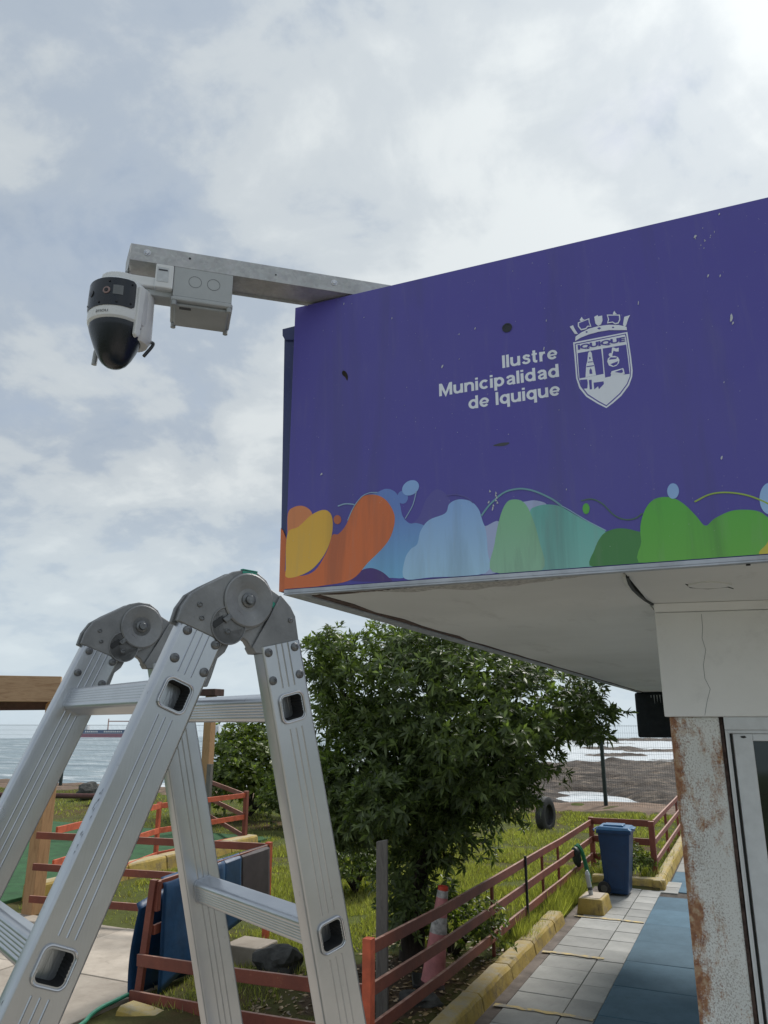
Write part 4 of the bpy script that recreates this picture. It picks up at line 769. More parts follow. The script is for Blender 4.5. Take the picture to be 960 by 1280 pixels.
for a_, p_ in ((.157, .004), (.343, .004), (.157, .162), (.343, .162)): part(MB().lathe([(0, 0), (.009, 0), (.009, .016), (0, .016)], 14, f=lambda p: A3(a_ + p[0], p_ + p[1], -.148 + p[2])), 'lid_screw', 'boxlid', jb, smooth=True)
for a_ in (.222, .285):
    part(MB().lathe([(.0205, 0), (.0225, 0), (.0225, .0012), (.0205, .0012), (.0205, 0)], 28, cap=False, f=lambda p: A3(a_ + p[0], .0006 - p[2], -.05 + p[1])), 'knockout_ring', 'line', jb)
part(MB().hexa(bx(A3, (.175, .02, -.1435), (.215, .035, -.1427))), 'sticker', 'ink', jb)

cmr = thing('security_camera', 'white and black dome security camera hanging from the end of the steel arm', 'camera', A3(-.02, .05, -.05))
CC = A3(-.02, .05, 0)
part(MB().hexa(bx(A3, (.088, -.004, -.092), (.1485, .09, -.001))), 'mounting_plate', 'white', cmr, bev=.004)
part(MB().hexa(bx(A3, (.094, -.0052, -.070), (.132, -.0042, -.014))), 'label', 'label', cmr)
part(MB().hexa(bx(A3, (.098, -.0058, -.028), (.128, -.0053, -.022))), 'label_print', 'ink', cmr)
part(MB().prism([(-.02 + .068 * math.cos(a), .05 + .05 * math.sin(a)) for a in np.arange(R(60), R(301), R(20))] + [(.15, .006), (.15, .094)], lambda a, p, z: A3(a, p, z), -.088, -.050), 'bracket_arm', 'white', cmr, bev=.006, seg=3)
part(MB().hexa(bx(A3, (.03, .02, -.112), (.15, .085, -.0885))), 'bracket_foot', 'boxgrey', cmr, bev=.004)
CF = math.atan2(-.97, .24)      # heading of the housing front
def C3(th, r, z): return CC + Vector((r * math.cos(CF + th), r * math.sin(CF + th), z))
part(MB().lathe([(0, -.090), (.060, -.090), (.086, -.096), (.0955, -.106), (.0985, -.125), (.099, -.226), (.0968, -.241), (.090, -.248), (0, -.248)], 48, c=CC), 'housing', 'white', cmr, smooth=True)
# square shoulder on the wall side of the housing
part(MB().lathe([(0, -.096), (.052, -.096), (.060, -.104), (.062, -.27), (.050, -.292), (0, -.296)], 28, c=C3(R(128), .052, 0)), 'rear_shoulder', 'white', cmr, smooth=True)
# curved window
m = MB(); nv = 28; pw = []
for (u, v) in rsq(1.0, .26, 6, 1.0):
    pw.append((u * R(60), v * .036 - .150))
top = [C3(th, .1008, z) for th, z in pw]
# curved patch built as a fine grid clipped by the rounded outline
rows = 14; cols = 30; vs = []; fs = []
for i in range(rows + 1):
    v = -1 + 2 * i / rows; hw = 1.0 if abs(v) < .72 else 1 - .10 * (1 - math.sqrt(max(0, 1 - ((abs(v) - .72) / .28) ** 2)))
    for k in range(cols + 1): vs.append(C3((-1 + 2 * k / cols) * hw * R(60), .1006 + .001 * (1 - v * v), -.158 + v * .051))
for i in range(rows):
    for k in range(cols): a_ = i * (cols + 1) + k; fs.append((a_, a_ + 1, a_ + cols + 2, a_ + cols + 1))
part(m.add(vs, fs), 'window', 'domeblack', cmr, smooth=True)
def disc_on(th, z, r, mat, name, rr=.1028):
    c = C3(th, rr, z); n_ = Vector((math.cos(CF + th), math.sin(CF + th), 0)); s_ = Vector((-n_.y, n_.x, 0))
    part(MB().lathe([(0, 0), (r, 0), (r * .9, .0015), (0, .002)], 20, f=lambda p: c + s_ * p[0] + Vector((0, 0, p[1])) + n_ * p[2]), name, mat, cmr)
disc_on(R(6), -.156, .013, 'lensring', 'lens'); disc_on(R(6), -.156, .007, 'lens', 'lens', .1048)
disc_on(R(-30), -.156, .012, 'lens', 'lens')
for th, z_ in ((52, -.122), (52, -.193), (26, -.196), (-8, -.197), (10, -.122), (-44, -.193)): disc_on(R(th), z_, .0035, 'lens', 'indicator_light')
m = MB(); c_ = C3(R(24), .103, -.152)
vs = []; fs = []
for i in range(2):
    for k in range(9): vs.append(C3(R(18 + 18 * k / 8), .1030, -.170 + i * .034))
for k in range(8): fs.append((k, k + 1, k + 10, k + 9))
part(m.add(vs, fs), 'sensor_panel', 'line', cmr)
text_obj('imou', 0, 1, 0, .012, 'ink', bold=-.005, name='logo', frame=lambda u, w, t: C3(R(-13 + 25 * u), .0998, -.2335 + w) - cmr.location, parent=cmr, capref='i')
# smoked ball underneath
IR = Vector((math.cos(R(25)), math.sin(R(25)), 0))
def dome_f(p):
    t = min(1, max(0, (-.255 - p[2]) / .13)); return Vector(p) + IR * (.013 * t) + Vector((.3, -.6, 0)) * (.006 * t)
dk = MB().lathe([(0, -.2485), (.0905, -.2485), (.0915, -.256), (.088, -.268), (.081, -.288), (.069, -.320), (.055, -.350), (.042, -.370), (.027, -.382), (.012, -.387), (0, -.388)], 48, c=CC, f=dome_f)
part(dk, 'dome', 'domeblack', cmr, smooth=True)
part(MB().prism([(-.014, 0), (.014, 0), (.011, -.135), (.0, -.142), (-.011, -.135)], lambda a, z, t: C3(R(72), .100 + t + max(0, -z - .06) * -.12, -.118 + z * 1.28) + Vector((math.cos(CF + R(-18)), math.sin(CF + R(-18)), 0)) * a, -.006, .010), 'antenna', 'white', cmr, bev=.004)
part(MB().tube([C3(R(-108), .082, -.285), C3(R(-108), .094, -.305), C3(R(-108), .098, -.352)], .009, 10), 'antenna', 'boxgrey', cmr, smooth=True)
part(MB().tube(smooth_open([C3(R(140), .08, -.27), C3(R(132), .115, -.262), C3(R(120), .118, -.285), C3(R(112), .094, -.335)], 5), .006, 8), 'cable', 'black', cmr, smooth=True)
part(MB().tube(smooth_open([A3(-.006, .09, .02), A3(-.014, .07, -.02), A3(-.012, .06, -.055)], 5), .005, 8), 'cable', 'black', cmr, smooth=True)

# black covered box under the far end of the canopy
bb = thing('covered_box', 'black cloth covered box hanging under the far end of the canopy', 'box', (.30, 9.62, 3.03))
m = MB(); part(MB().box((-.06, 9.5, 2.405), (.75, 9.85, 3.028)), 'cover', 'blackcloth', bb, bev=.03, seg=3)
m = MB()
for k in range(7): x = .16 + k * .04; m.prism([(x, 2.99), (x + .014, 2.99), (x + .011, 2.99 - rnd.uniform(.02, .14)), (x + .004, 2.95)], lambda u, w, t: (u, t, w), 9.494, 9.4995)
part(m, 'paint_drips', 'boxgrey', bb)

# ================================================================== LADDER
lad = thing('folding_ladder', 'aluminium articulated folding ladder standing open as an A-frame in the foreground', 'ladder', (.8285, -1.3764, 2.7498), (R(-3.911), 0, R(-25.82)))
HA = R(35.79 / 2); EO = .0377; SW = .0586; ST = .025; RD = .3446; R1 = .1431; PITCH = .28; LEN = 2.86
def stile_frame(s, xo, flip=1):
    d = Vector((0, s * math.sin(HA), -math.cos(HA))); n_ = Vector((0, s * math.cos(HA), math.sin(HA)))
    return lambda off, al, x: Vector((xo + flip * x, 0, 0)) + n_ * (EO + off) + d * al
def make_stile(s, near):
    xo = 0 if near else -RD - ST; fl = -1 if near else 1       # outer face at x = 0 (near) ; x grows inwards
    f = stile_frame(s, xo, fl); hw = SW / 2; r = .0032; g = -.0008; gw = .0011
    gro = [.0095, .0005, -.0085]
    ou = [(hw - r, 0)]
    for c in gro: ou += [(c + gw, 0), (c, g), (c - gw, 0)]
    ou.append((-(hw - r), 0))                                  # outer strip, from +off to -off
    arc = lambda cx_, cy_, a0: [(cx_ + r * math.cos(R(a)), cy_ + r * math.sin(R(a))) for a in np.linspace(a0, a0 - 90, 4)]
    inn = [(-(hw - r), 0)] + [(-(hw - r) - r * math.sin(R(a)), r - r * math.cos(R(a))) for a in (30, 60, 90)]
    inn += [(-hw + r * (1 - math.cos(R(a))), ST - r + r * math.sin(R(a))) for a in (0, 30, 60, 90)]
    for c in reversed(gro): inn += [(c - gw, ST), (c, ST - g), (c + gw, ST)]
    inn += [(hw - r + r * math.sin(R(a)), ST - r + r * math.cos(R(a))) for a in (0, 30, 60, 90)]
    inn += [(hw - r * (1 - math.cos(R(a))), r - r * math.sin(R(a))) for a in (0, 30, 60)] + [(hw - r, 0)]
    m = MB()
    def strip(sec, a0, a1):
        n = len(sec); m.add([f(u, a0, x) for u, x in sec] + [f(u, a1, x) for u, x in sec], [(i, i + 1, n + i + 1, n + i) for i in range(n - 1)])
    T0 = .0615; strip(inn, T0, LEN)
    al = T0; rungs = [R1 + k * PITCH for k in range(10) if R1 + k * PITCH < LEN - .05]
    for c in rungs:
        strip(ou, al, c - .026)
        hole = rsq(.0172, .0075, 6); n = len(hole); rect = []
        for (u, v) in hole:
            k_ = max(abs(u) / (hw - r), abs(v) / .026); rect.append((u / k_, v / k_))
        # put the rectangle corners in by snapping the nearest sample
        for cu_, cv_ in ((hw - r, .026), (-(hw - r), .026), (-(hw - r), -.026), (hw - r, -.026)):
            j_ = min(range(n), key=lambda i: (rect[i][0] - cu_) ** 2 + (rect[i][1] - cv_) ** 2); rect[j_] = (cu_, cv_)
        m.add([f(u, c + v, 0) for u, v in hole] + [f(u, c + v, 0) for u, v in rect], [(i, (i + 1) % n, n + (i + 1) % n, n + i) for i in range(n)])
        al = c + .026
    strip(ou, al, LEN)
    # wall thickness at the top end
    st = m.build('stile', 'alu', lad, smooth=True)
    for off, a_ in ((.0192, .0695), (.0195, .105), (-.0210, .0695), (-.0215, .105)):
        for side in ((0, -1), (ST, 1)):
            MB().lathe([(0, 0), (.0048, 0), (.0056, .0004), (.0056, .0012), (.0040, .0026), (.0022, .0030), (.0019, .0022), (0, .0022)], 16,
                       f=lambda p: f(off + p[0], a_ + p[1], side[0] + side[1] * p[2])).build('rivet', 'rivet', st, smooth=True)
    MB().prism([(u, v) for u, v in rsq(.031, .006, 3, .0135)], lambda u, v, a_: f(u, a_, ST / 2 + v), LEN - .03, LEN + .02).build('rubber_foot', 'black', st)
    return rungs
for s in (-1, 1):
    for near in (True, False): rg = make_stile(s, near)
    f = stile_frame(s, 0, 1)
    for c in rg:
        # rung: hollow ribbed tube pushed through both stiles
        out_ = []
        base = rsq(.0166, .0065, 5)
        for i, (u, v) in enumerate(base):
            out_.append((u, v)); u2, v2 = base[(i + 1) % len(base)]
            if math.hypot(u2 - u, v2 - v) > .012:
                for k in range(1, 16):
                    t = k / 16; uu, vv = u + (u2 - u) * t, v + (v2 - v) * t; dp = .0007 if (k % 3 == 2) and abs(u2 - u) < 1e-6 else 0
                    L_ = math.hypot(uu, vv); 
                    out_.append((uu * (1 - dp / abs(uu)) if dp else uu, vv))
        n = len(out_); m = MB()
        xs_ = [.0012, -RD - ST - .0012]
        m.add([f(u, c + v, x) for x in xs_ for u, v in out_], [(i, (i + 1) % n, n + (i + 1) % n, n + i) for i in range(n)])
        inn = [(u * .9, v * .9) for u, v in out_]
        m.cur = 1
        m.add([f(u, c + v, x) for x in xs_ for u, v in inn], [(i, n + i, n + (i + 1) % n, (i + 1) % n) for i in range(n)])
        m.add([f(u, c + v, -.040) for u, v in inn], [tuple(range(n))]); m.add([f(u, c + v, -RD + .01) for u, v in inn], [tuple(range(n))])  # dark plugs added inside the tube to keep the bore black
        m.cur = 0
        for x in xs_: m.add([f(u, c + v, x) for u, v in out_] + [f(u, c + v, x) for u, v in inn], [(i, (i + 1) % n, n + (i + 1) % n, n + i) for i in range(n)])
        ru = m.build('rung', ['alu', 'alu_dark'], lad, smooth=True)
        # flared rims outside, pressed collars inside the stiles
        for x in (.0012, -RD - ST - .0012):
            pts = rsq(.0176, .0080, 6); pts = [f(u, c + v, x) for u, v in pts]; k = len(pts); vs = []; fs = []
            ctr = f(0, c, x); ax = Vector((1 if x > 0 else -1, 0, 0))
            for p in pts:
                o_ = (p - ctr).normalized()
                for a in range(8): th = 2 * math.pi * a / 8; vs.append(p + o_ * .0016 * math.cos(th) + ax * (.0018 * math.sin(th) + .0002))
            for i in range(k):
                for a in range(8): fs.append((i * 8 + a, i * 8 + (a + 1) % 8, ((i + 1) % k) * 8 + (a + 1) % 8, ((i + 1) % k) * 8 + a))
            MB().add(vs, fs).build('rim', 'alu_bright', ru, smooth=True)
        for x in (-ST - .0002, -RD + .0002):
            sg_ = 1 if x > -.1 else -1
            MB().prism([(u, v) for u, v in rsq(.0182, .0085, 5)], lambda u, v, t: f(u, c + v, t), x - .0022 * (1 if sg_ > 0 else -1), x).build('collar', 'alu', ru, smooth=True)
HA_A = [(-.0895, -.0396), (-.0860, -.0208), (-.0764, -.0035), (-.0594, .0098), (-.0417, .0215), (-.0256, .0325), (-.0104, .0379), (.008, .0385), (.0232, .0302), (.033, .0173), (.036, .0011), (.0315, -.0160), (.018, -.0310), (-.0025, -.0410), (-.0115, -.0436), (-.0205, -.0500), (-.0275, -.0564)]
HA_B = [(.020, .0290), (.0330, .0225), (.0488, .0158), (.0649, .0030), (.0735, -.0086), (.0816, -.0377), (.0780, -.0600), (.0200, -.0640), (.0145, -.0570), (.0085, -.0500), (-.0046, -.0436), (-.006, 0), (0, .02)]
def hinge(near):
    x0 = 0 if near else -RD - ST; F_ = (lambda u, v, t: Vector((x0 - t, u, v))) if near else (lambda u, v, t: Vector((x0 + t, u, v)))
    A_low = HA_A[:1] + HA_A[1:]
    hg = MB().prism(HA_A, F_, -.0015, .0052).build('hinge', 'cast', lad, bev=.0016, seg=3, smooth=True)
    # body fills and second cheek
    MB().prism(HA_A, F_, .0198, .0262).build('inner_cheek', 'cast', hg, bev=.0016, seg=3, smooth=True)
    MB().prism([(p[0] * .93 - .002, p[1] * .93) for p in HA_A if p[0] < .0], F_, .0055, .0195).build('core', 'cast', hg)
    MB().prism(HA_B, F_, .0056, .0194).build('opposite_arm', 'cast', hg, bev=.0016, seg=3, smooth=True)
    MB().prism([(u, v) for u, v in HA_B if v < .02 and u > .01], F_, .0016, .0234).build('arm_shoulder', 'cast', hg, bev=.0012, smooth=True)
    for side in (0, 1):
        G = (lambda p: F_(p[0] + .0, p[1], -.0016 - p[2])) if side == 0 else (lambda p: F_(p[0], p[1], .0262 + p[2]))
        MB().lathe([(.030, 0), (.0335, 0), (.0345, .0016), (.0325, .0028), (.0290, .0022), (.0170, .0008), (.0135, -.0006), (.0125, -.001)], 48, f=G).build('disc', 'cast', hg, smooth=True)
        MB().lathe([(0, -.001), (.0095, -.001), (.0095, .0018), (.0082, .0026), (.0060, .0028), (.0056, .0058), (.0048, .0066), (0, .0066)], 20, f=G).build('pivot_bolt', 'rivet', hg, smooth=True)
        H = (lambda p: G((p[0] - .0235, p[1] - .0355, p[2])))
        MB().lathe([(.0225, 0), (.0238, .0), (.0238, .0010), (.0230, .0014), (.0222, .0010), (.0222, 0)], 40, f=H).build('cam_rim', 'cast', hg, smooth=True)
        m = MB(); m.add([G((u, v, .0006)) for u, v in ((-.0475, -.0360), (-.0415, -.0415), (-.0285, -.0300), (-.0340, -.0245))], [(0, 1, 2, 3)]); 
        MB().prism([(-.0475, -.0360), (-.0415, -.0415), (-.0285, -.0300), (-.0340, -.0245)], lambda u, v, t: G((u, v, t)), -.0003, .0008).build('slot', 'black', hg)
        MB().prism([(-.0335, -.0290), (-.0275, -.0335), (-.0200, -.0250), (-.0250, -.0205)], lambda u, v, t: G((u, v, t)), .0002, .0030).build('catch', 'rivet', hg, bev=.0008)
        for u, v, r_ in ((-.0241, -.0428, .0036), (-.0647, -.0160, .0032), (-.0600, -.0320, .0030)):
            MB().lathe([(0, 0), (r_, 0), (r_, .0012), (r_ * .7, .0018), (r_ * .5, .0010), (0, .0008)], 14, f=lambda p: G((u + p[0], v + p[1], p[2]))).build('pin', 'rivet', hg, smooth=True)
        G2 = (lambda p: F_(p[0], p[1], .0055 - p[2])) if side == 0 else (lambda p: F_(p[0], p[1], .0195 + p[2]))
        MB().lathe([(0, 0), (.0034, 0), (.0034, .0052), (.002, .0058), (0, .0050)], 14, f=lambda p: G2((.0660 + p[0], -.0150 + p[1], p[2]))).build('pin', 'rivet', hg, smooth=True)
    MB().prism([(-.0170, -.0455), (-.0165, -.0590), (-.0200, -.0672), (-.0287, -.0758), (-.0340, -.0990), (-.0375, -.1105), (-.0440, -.1112), (-.0440, -.0900), (-.0400, -.0600), (-.0300, -.0480)], F_, .0062, .0188).build('release_lever', 'cast', hg, bev=.0012)
    if near:
        MB().prism([(-.0131, .0360), (.0060, .0368), (.0115, .0305), (.004, .0290), (-.004, .0308), (-.0125, .0295)], F_, -.0024, -.0018).build('tape_remnant', 'tape', hg)
        MB().prism([(-.0131, .0386), (.0078, .0392), (.0090, .0380), (-.0128, .0374)], F_, -.0020, .0045).build('tape_remnant', 'tape', hg)
        MB().prism([(.0375, .0060), (.0420, .0050), (.0450, .0010), (.0400, -.0030), (.0380, .0010)], F_, .0046, .0053).build('tape_remnant', 'tape', hg)
hinge(True); hinge(False)
m = MB()
f = stile_frame(-1, 0, -1)
for k in range(45):
    a_ = rnd.choice([rnd.uniform(.42, .62), rnd.uniform(.25, .33), rnd.uniform(.1, 1.0)]); x = rnd.uniform(.002, .010)
    c = [f(.0294, a_ + rnd.uniform(-.001, .001), x), f(.0294, a_ + rnd.uniform(.002, .006), x + rnd.uniform(.0005, .002)), f(.0294, a_ + rnd.uniform(.001, .003), x + .002)]
    m.add(c, [(0, 1, 2)])
m.build('scratches', 'black', lad)['kind'] = 'stuff'

# ================================================================== RAILINGS
RAILH = .092; RT = .032
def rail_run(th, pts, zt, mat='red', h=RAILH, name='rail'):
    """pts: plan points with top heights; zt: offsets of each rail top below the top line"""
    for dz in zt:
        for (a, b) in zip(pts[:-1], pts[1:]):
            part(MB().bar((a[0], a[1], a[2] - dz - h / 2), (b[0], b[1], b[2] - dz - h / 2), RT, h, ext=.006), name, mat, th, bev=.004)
def post(th, x, y, z0, z1, w=.05, mat='red', name='post', dx=0, dy=0, w2=None):
    w2 = w2 or w
    part(MB().hexa([(x - w / 2, y - w2 / 2, z0), (x + w / 2, y - w2 / 2, z0), (x + w / 2, y + w2 / 2, z0), (x - w / 2, y + w2 / 2, z0),
                    (x - w / 2 + dx, y - w2 / 2 + dy, z1), (x + w / 2 + dx, y - w2 / 2 + dy, z1), (x + w / 2 + dx, y + w2 / 2 + dy, z1), (x - w / 2 + dx, y + w2 / 2 + dy, z1)]), name, mat, th, bev=.004)
f1 = thing('walkway_railing', 'long red wooden three rail fence running beside the yellow kerb to the blue bin', 'railing', (-1.46, 8.3, .1))
lt = [(-1.46, 3.74, .972), (-1.46, 5.3, .930), (-1.46, 7.0, .912), (-1.46, 9.35, .898), (-1.46, 10.4, .885), (-1.46, 12.97, .892)]
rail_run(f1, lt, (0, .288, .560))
post(f1, -1.47, 3.68, -.05, 1.0, .075, 'orange_red')
for y in (6.95, 9.34, 10.35): post(f1, -1.50, y, 0, .86, .035)
post(f1, -1.435, 8.22, 0, .945, .032, 'alu_dark', 'steel_post')
post(f1, -1.46, 13.0, 0, .93, .085)
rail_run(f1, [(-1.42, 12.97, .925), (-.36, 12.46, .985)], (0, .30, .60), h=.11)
post(f1, -.335, 12.44, .05, .97, .095)
f2 = thing('shore_railing', 'red rail fence leading from the bin corner towards the rocky shore, paler on top', 'railing', (-.3, 14.5, .1))
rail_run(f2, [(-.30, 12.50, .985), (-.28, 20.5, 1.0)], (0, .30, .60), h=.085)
for y in (14.8, 17.4, 20.4): post(f2, -.33, y, 0, .93, .05)
f3 = thing('front_railing', 'low orange red rails joining the near orange post to the leaning corner post', 'railing', (-2.9, 4.0, .1))
fr = [(-4.30, 4.33, .42), (-2.93, 4.035, .532), (-1.50, 3.76, .655)]
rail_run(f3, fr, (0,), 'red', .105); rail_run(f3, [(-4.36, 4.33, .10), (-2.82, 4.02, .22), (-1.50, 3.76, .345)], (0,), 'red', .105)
post(f3, -4.30, 4.36, -.03, 1.09, .075, dx=.10, w2=.05)
post(f3, -4.17, 4.39, .80, 1.075, .05)
f4 = thing('sheeted_railing', 'short fence panel with blue and brown plastic sheet draped over its top rail', 'railing', (-4.35, 5.5, .0))
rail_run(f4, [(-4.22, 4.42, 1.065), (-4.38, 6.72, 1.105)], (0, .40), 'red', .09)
post(f4, -4.38, 6.70, -.03, 1.13, .07, 'orange_red')
def sheet(name, y0, y1, zt, zb, x0, mat, bulge, th, nu=16, nv=14, back=True):
    vs = []; fs = []
    for i in range(nu + 1):
        t = i / nu; yy = y0 + (y1 - y0) * t
        zb_ = zb[0] * (1 - t) + zb[1] * t; zt_ = zt[0] * (1 - t) + zt[1] * t; xx = x0[0] * (1 - t) + x0[1] * t
        for k in range(nv + 1):
            u = k / nv; vs.append((xx + .045 * math.sin(min(1, u * 12) * math.pi / 2) + bulge * math.sin(u * 2.2) + .006 * math.sin(yy * 9 + u * 5), yy, zt_ - u * (zt_ - zb_)))
    for i in range(nu):
        for k in range(nv): a = i * (nv + 1) + k; fs.append((a, a + 1, a + nv + 2, a + nv + 1))
    o = part(MB().add(vs, fs), name, mat, th, smooth=True); so_ = o.modifiers.new('thickness', 'SOLIDIFY'); so_.thickness = .0025; return o
sheet('blue_sheet', 4.50, 5.62, (1.085, 1.10), (.02, .30), (-4.24, -4.31), 'blue_sheet', .015, f4)
sheet('blue_sheet', 5.62, 5.98, (1.10, 1.105), (.30, .36), (-4.31, -4.335), 'blue_sheet', .015, f4)
sheet('brown_sheet', 5.985, 6.66, (1.105, 1.112), (.36, .42), (-4.335, -4.38), 'dark_sheet', .015, f4)
sheet('rear_sheet', 4.38, 5.5, (.85, 1.08), (-.0, .0), (-4.43, -4.36), 'blue_sheet', -.07, f4)
f5 = thing('yard_railing', 'red rail fence along the far edge of the concrete yard, behind the draped sheet', 'railing', (-6, 6.5, .0))
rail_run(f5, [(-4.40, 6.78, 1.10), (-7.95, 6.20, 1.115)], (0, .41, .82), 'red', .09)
f6 = thing('turf_railing', 'orange red rail fence beside the green turf, turning back in a zigzag at the shrub', 'railing', (-9.0, 9.5, .0))
rail_run(f6, [(-8.03, 6.62, 1.13), (-9.2, 10.2, 1.10), (-9.0, 12.75, 1.10)], (0, .45, .88), 'orange_red', .10)
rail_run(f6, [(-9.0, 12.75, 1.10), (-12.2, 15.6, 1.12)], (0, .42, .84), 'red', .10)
post(f6, -9.22, 10.2, 0, 1.12, .07, 'orange_red'); post(f6, -9.0, 12.8, 0, 1.14, .09); post(f6, -12.2, 15.6, 0, 1.14, .09)
pr_ = tag(MB().cyl((-26, 8.2, .93), (-12.6, 12.3, .93), .06, 14).build('barrier_pipe', 'pipe', smooth=True), 'long dark red horizontal pipe barrier beyond the green turf', 'barrier')
pp = MB().cyl((-16, 11.26, .0), (-16, 11.26, .90), .04, 10).build('support', 'pipe', pr_)

# pine pergola
pg = thing('timber_pergola', 'varnished pine frame of posts and a thick crossbeam left of the ladder', 'pergola', (-8.1, 6.4, 0))
post(pg, -8.12, 6.42, 0, 2.92, .20, 'pine')
bm_ = MB().box((0, -.08, -.185), (6.3, .08, .185)).build('beam', 'pine_h', pg, bev=.006); bm_.location = Vector((-7.95, 6.32, 3.095)) - pg.location; bm_.rotation_euler = (0, 0, math.atan2(-4.22, -4.65))
part(MB().hexa([(-8.10, 6.50, 2.80), (-12.9, 2.3, 2.72), (-13.0, 2.5, 2.72), (-8.2, 6.65, 2.80), (-7.98, 6.47, 2.925), (-12.9, 2.3, 2.925), (-13.0, 2.5, 2.925), (-8.1, 6.65, 2.925)]), 'shaded_rear_beam', 'darkwood', pg)  # second beam behind the first; its shade is put into the wood colour
pp_ = thing('pine_pillar', 'tall orange pine pillar standing behind the fence beside the shrub', 'post', (-11.2, 14.2, 0))
part(MB().box((-11.32, 14.1, 0), (-11.10, 14.32, 3.28)), 'pillar', 'pine', pp_, bev=.01)
part(MB().box((-11.45, 14.0, 3.285), (-10.95, 14.4, 3.46)), 'cap', 'darkwood', pp_, bev=.01)
part(MB().box((-10.98, 13.9, 0), (-10.86, 14.0, 1.62)), 'white_stake', 'greypost', pp_)

# wire mesh fence along the shore
wf = thing('mesh_fence', 'tall dark green wire mesh fence standing along the top of the shore', 'fence', (-10, 22.3, 0))
xs0 = [-2.73 - 3.17 * k for k in range(14)] + [-2.73 + 3.17 * k for k in range(1, 5)]
for x in [x for i, x in enumerate(xs0) if i not in (6, 8)]: part(MB().box((x - .05, 22.25, -.1), (x + .05, 22.35, 2.42)), 'post', 'wire', wf)
m = MB(); n_ = 0
for x in np.arange(-44, 9.0, .065):
    w_ = .0019 * (1 + max(0, -x - 10) * .02); m.add([(x - w_, 22.24, .10), (x + w_, 22.24, .10), (x, 22.245, .10), (x - w_, 22.24, 2.56), (x + w_, 22.24, 2.56), (x, 22.245, 2.56)], [(0, 1, 4, 3), (1, 2, 5, 4), (2, 0, 3, 5)])
for z in list(np.arange(.12, 2.6, .20)) + [2.53]: m.box((-44, 22.246, z - .0025), (9, 22.252, z + .0025))
o = part(m, 'wire_mesh', 'wire', wf); o['kind'] = 'stuff'

# ================================================================== TREES
def leaves_obj(name, P_, D_, mat, L0, L1, nl, seed, parent, th, wr=.30, droop=.35):
    """rosettes of leaves: P_ positions, D_ growth directions"""
    r = np.random.RandomState(seed); n = len(P_)
    co = np.empty((n * nl, 6, 3), 'f4'); k = 0
    D = D_ / np.linalg.norm(D_, axis=1, keepdims=True)
    a = np.cross(D, r.normal(size=(n, 3))); a /= np.linalg.norm(a, axis=1, keepdims=True); b = np.cross(D, a)
    for j in range(nl):
        ph = 2 * np.pi * (j / nl) * 1.0 + r.uniform(-.4, .4, n); el = r.uniform(.1, 1.0, n)
        d = (a * np.cos(ph)[:, None] + b * np.sin(ph)[:, None]) * np.cos(el)[:, None] + D * np.sin(el)[:, None]
        L = r.uniform(L0, L1, n)[:, None]; s = np.cross(d, D); s /= (np.linalg.norm(s, axis=1, keepdims=True) + 1e-6)
        nn = np.cross(s, d); w = L * wr * .5; base = P_ + D * r.uniform(-.03, .03, n)[:, None]
        dz = np.zeros((n, 3)); dz[:, 2] = -1
        mid = base + d * L * .5 + dz * L * droop * .12; tip = base + d * L + dz * L * droop * .5
        i = np.arange(n) * nl + j
        co[i, 0] = base; co[i, 1] = mid - s * w + nn * w * .35; co[i, 2] = mid + s * w + nn * w * .35; co[i, 3] = tip; co[i, 4] = mid; co[i, 5] = base + d * L * .78 + dz * L * droop * .3 + s * w * .0
    idx = np.arange(n * nl, dtype='i4')[:, None] * 6
    tri = np.concatenate([idx + [[0, 1, 4]], idx + [[0, 4, 2]], idx + [[1, 3, 4]], idx + [[4, 3, 2]]], 1).reshape(-1).astype('i4')
    me = bpy.data.meshes.new(name); co = co.reshape(-1, 3) - np.array(th.location, 'f4')
    me.vertices.add(len(co)); me.vertices.foreach_set('co', co.ravel()); me.loops.add(len(tri)); me.loops.foreach_set('vertex_index', tri)
    me.polygons.add(len(tri) // 3); me.polygons.foreach_set('loop_start', np.arange(len(tri) // 3, dtype='i4') * 3); me.update(calc_edges=True)
    me.materials.append(MT[mat]); o = bpy.data.objects.new(name, me); COL.objects.link(o); o.parent = parent; return o
LR = Vector((math.cos(R(25)), math.sin(R(25)), 0))
tr = thing('leafy_tree', 'broad dark green tree with drooping glossy leaves growing on the lawn beside the grey post', 'tree', (-2.30, 6.45, .1))
tp = [(-2.30, 6.45, -.05), (-2.27, 6.47, .45), (-2.22, 6.50, .95), (-2.12, 6.58, 1.5), (-1.98, 6.66, 2.0)]
trk = part(MB().tube(smooth_open(tp, 4), [.17, .15, .14, .135, .13, .125, .12, .12, .115, .11, .11, .105, .10, .10, .095, .09, .08], 12), 'trunk', 'bark', tr, smooth=True)
rr = np.random.RandomState(5)
lobes = [(-1.85, 6.8, 2.80, 1.30, 1.4, .98), (-2.55, 6.35, 3.02, .85, .9, .74), (-.95, 7.15, 2.83, .95, .9, .52), (-2.75, 6.25, 2.15, .60, .7, .80), (-1.75, 6.7, 2.05, .85, .85, .52), (-.48, 7.36, 2.72, .36, .5, .26), (-3.18, 6.02, 3.35, .28, .4, .38), (-2.0, 6.6, 3.52, .66, .7, .40), (-1.40, 6.92, 1.95, .38, .5, .42), (-2.85, 6.2, 1.55, .36, .5, .36), (-2.62, 5.75, 1.95, .46, .45, .46), (-3.0, 5.9, 1.7, .36, .4, .45), (-2.15, 5.35, 1.82, .34, .3, .30), (-2.05, 6.55, 1.45, .46, .45, .42)]
PP = []; DD = []
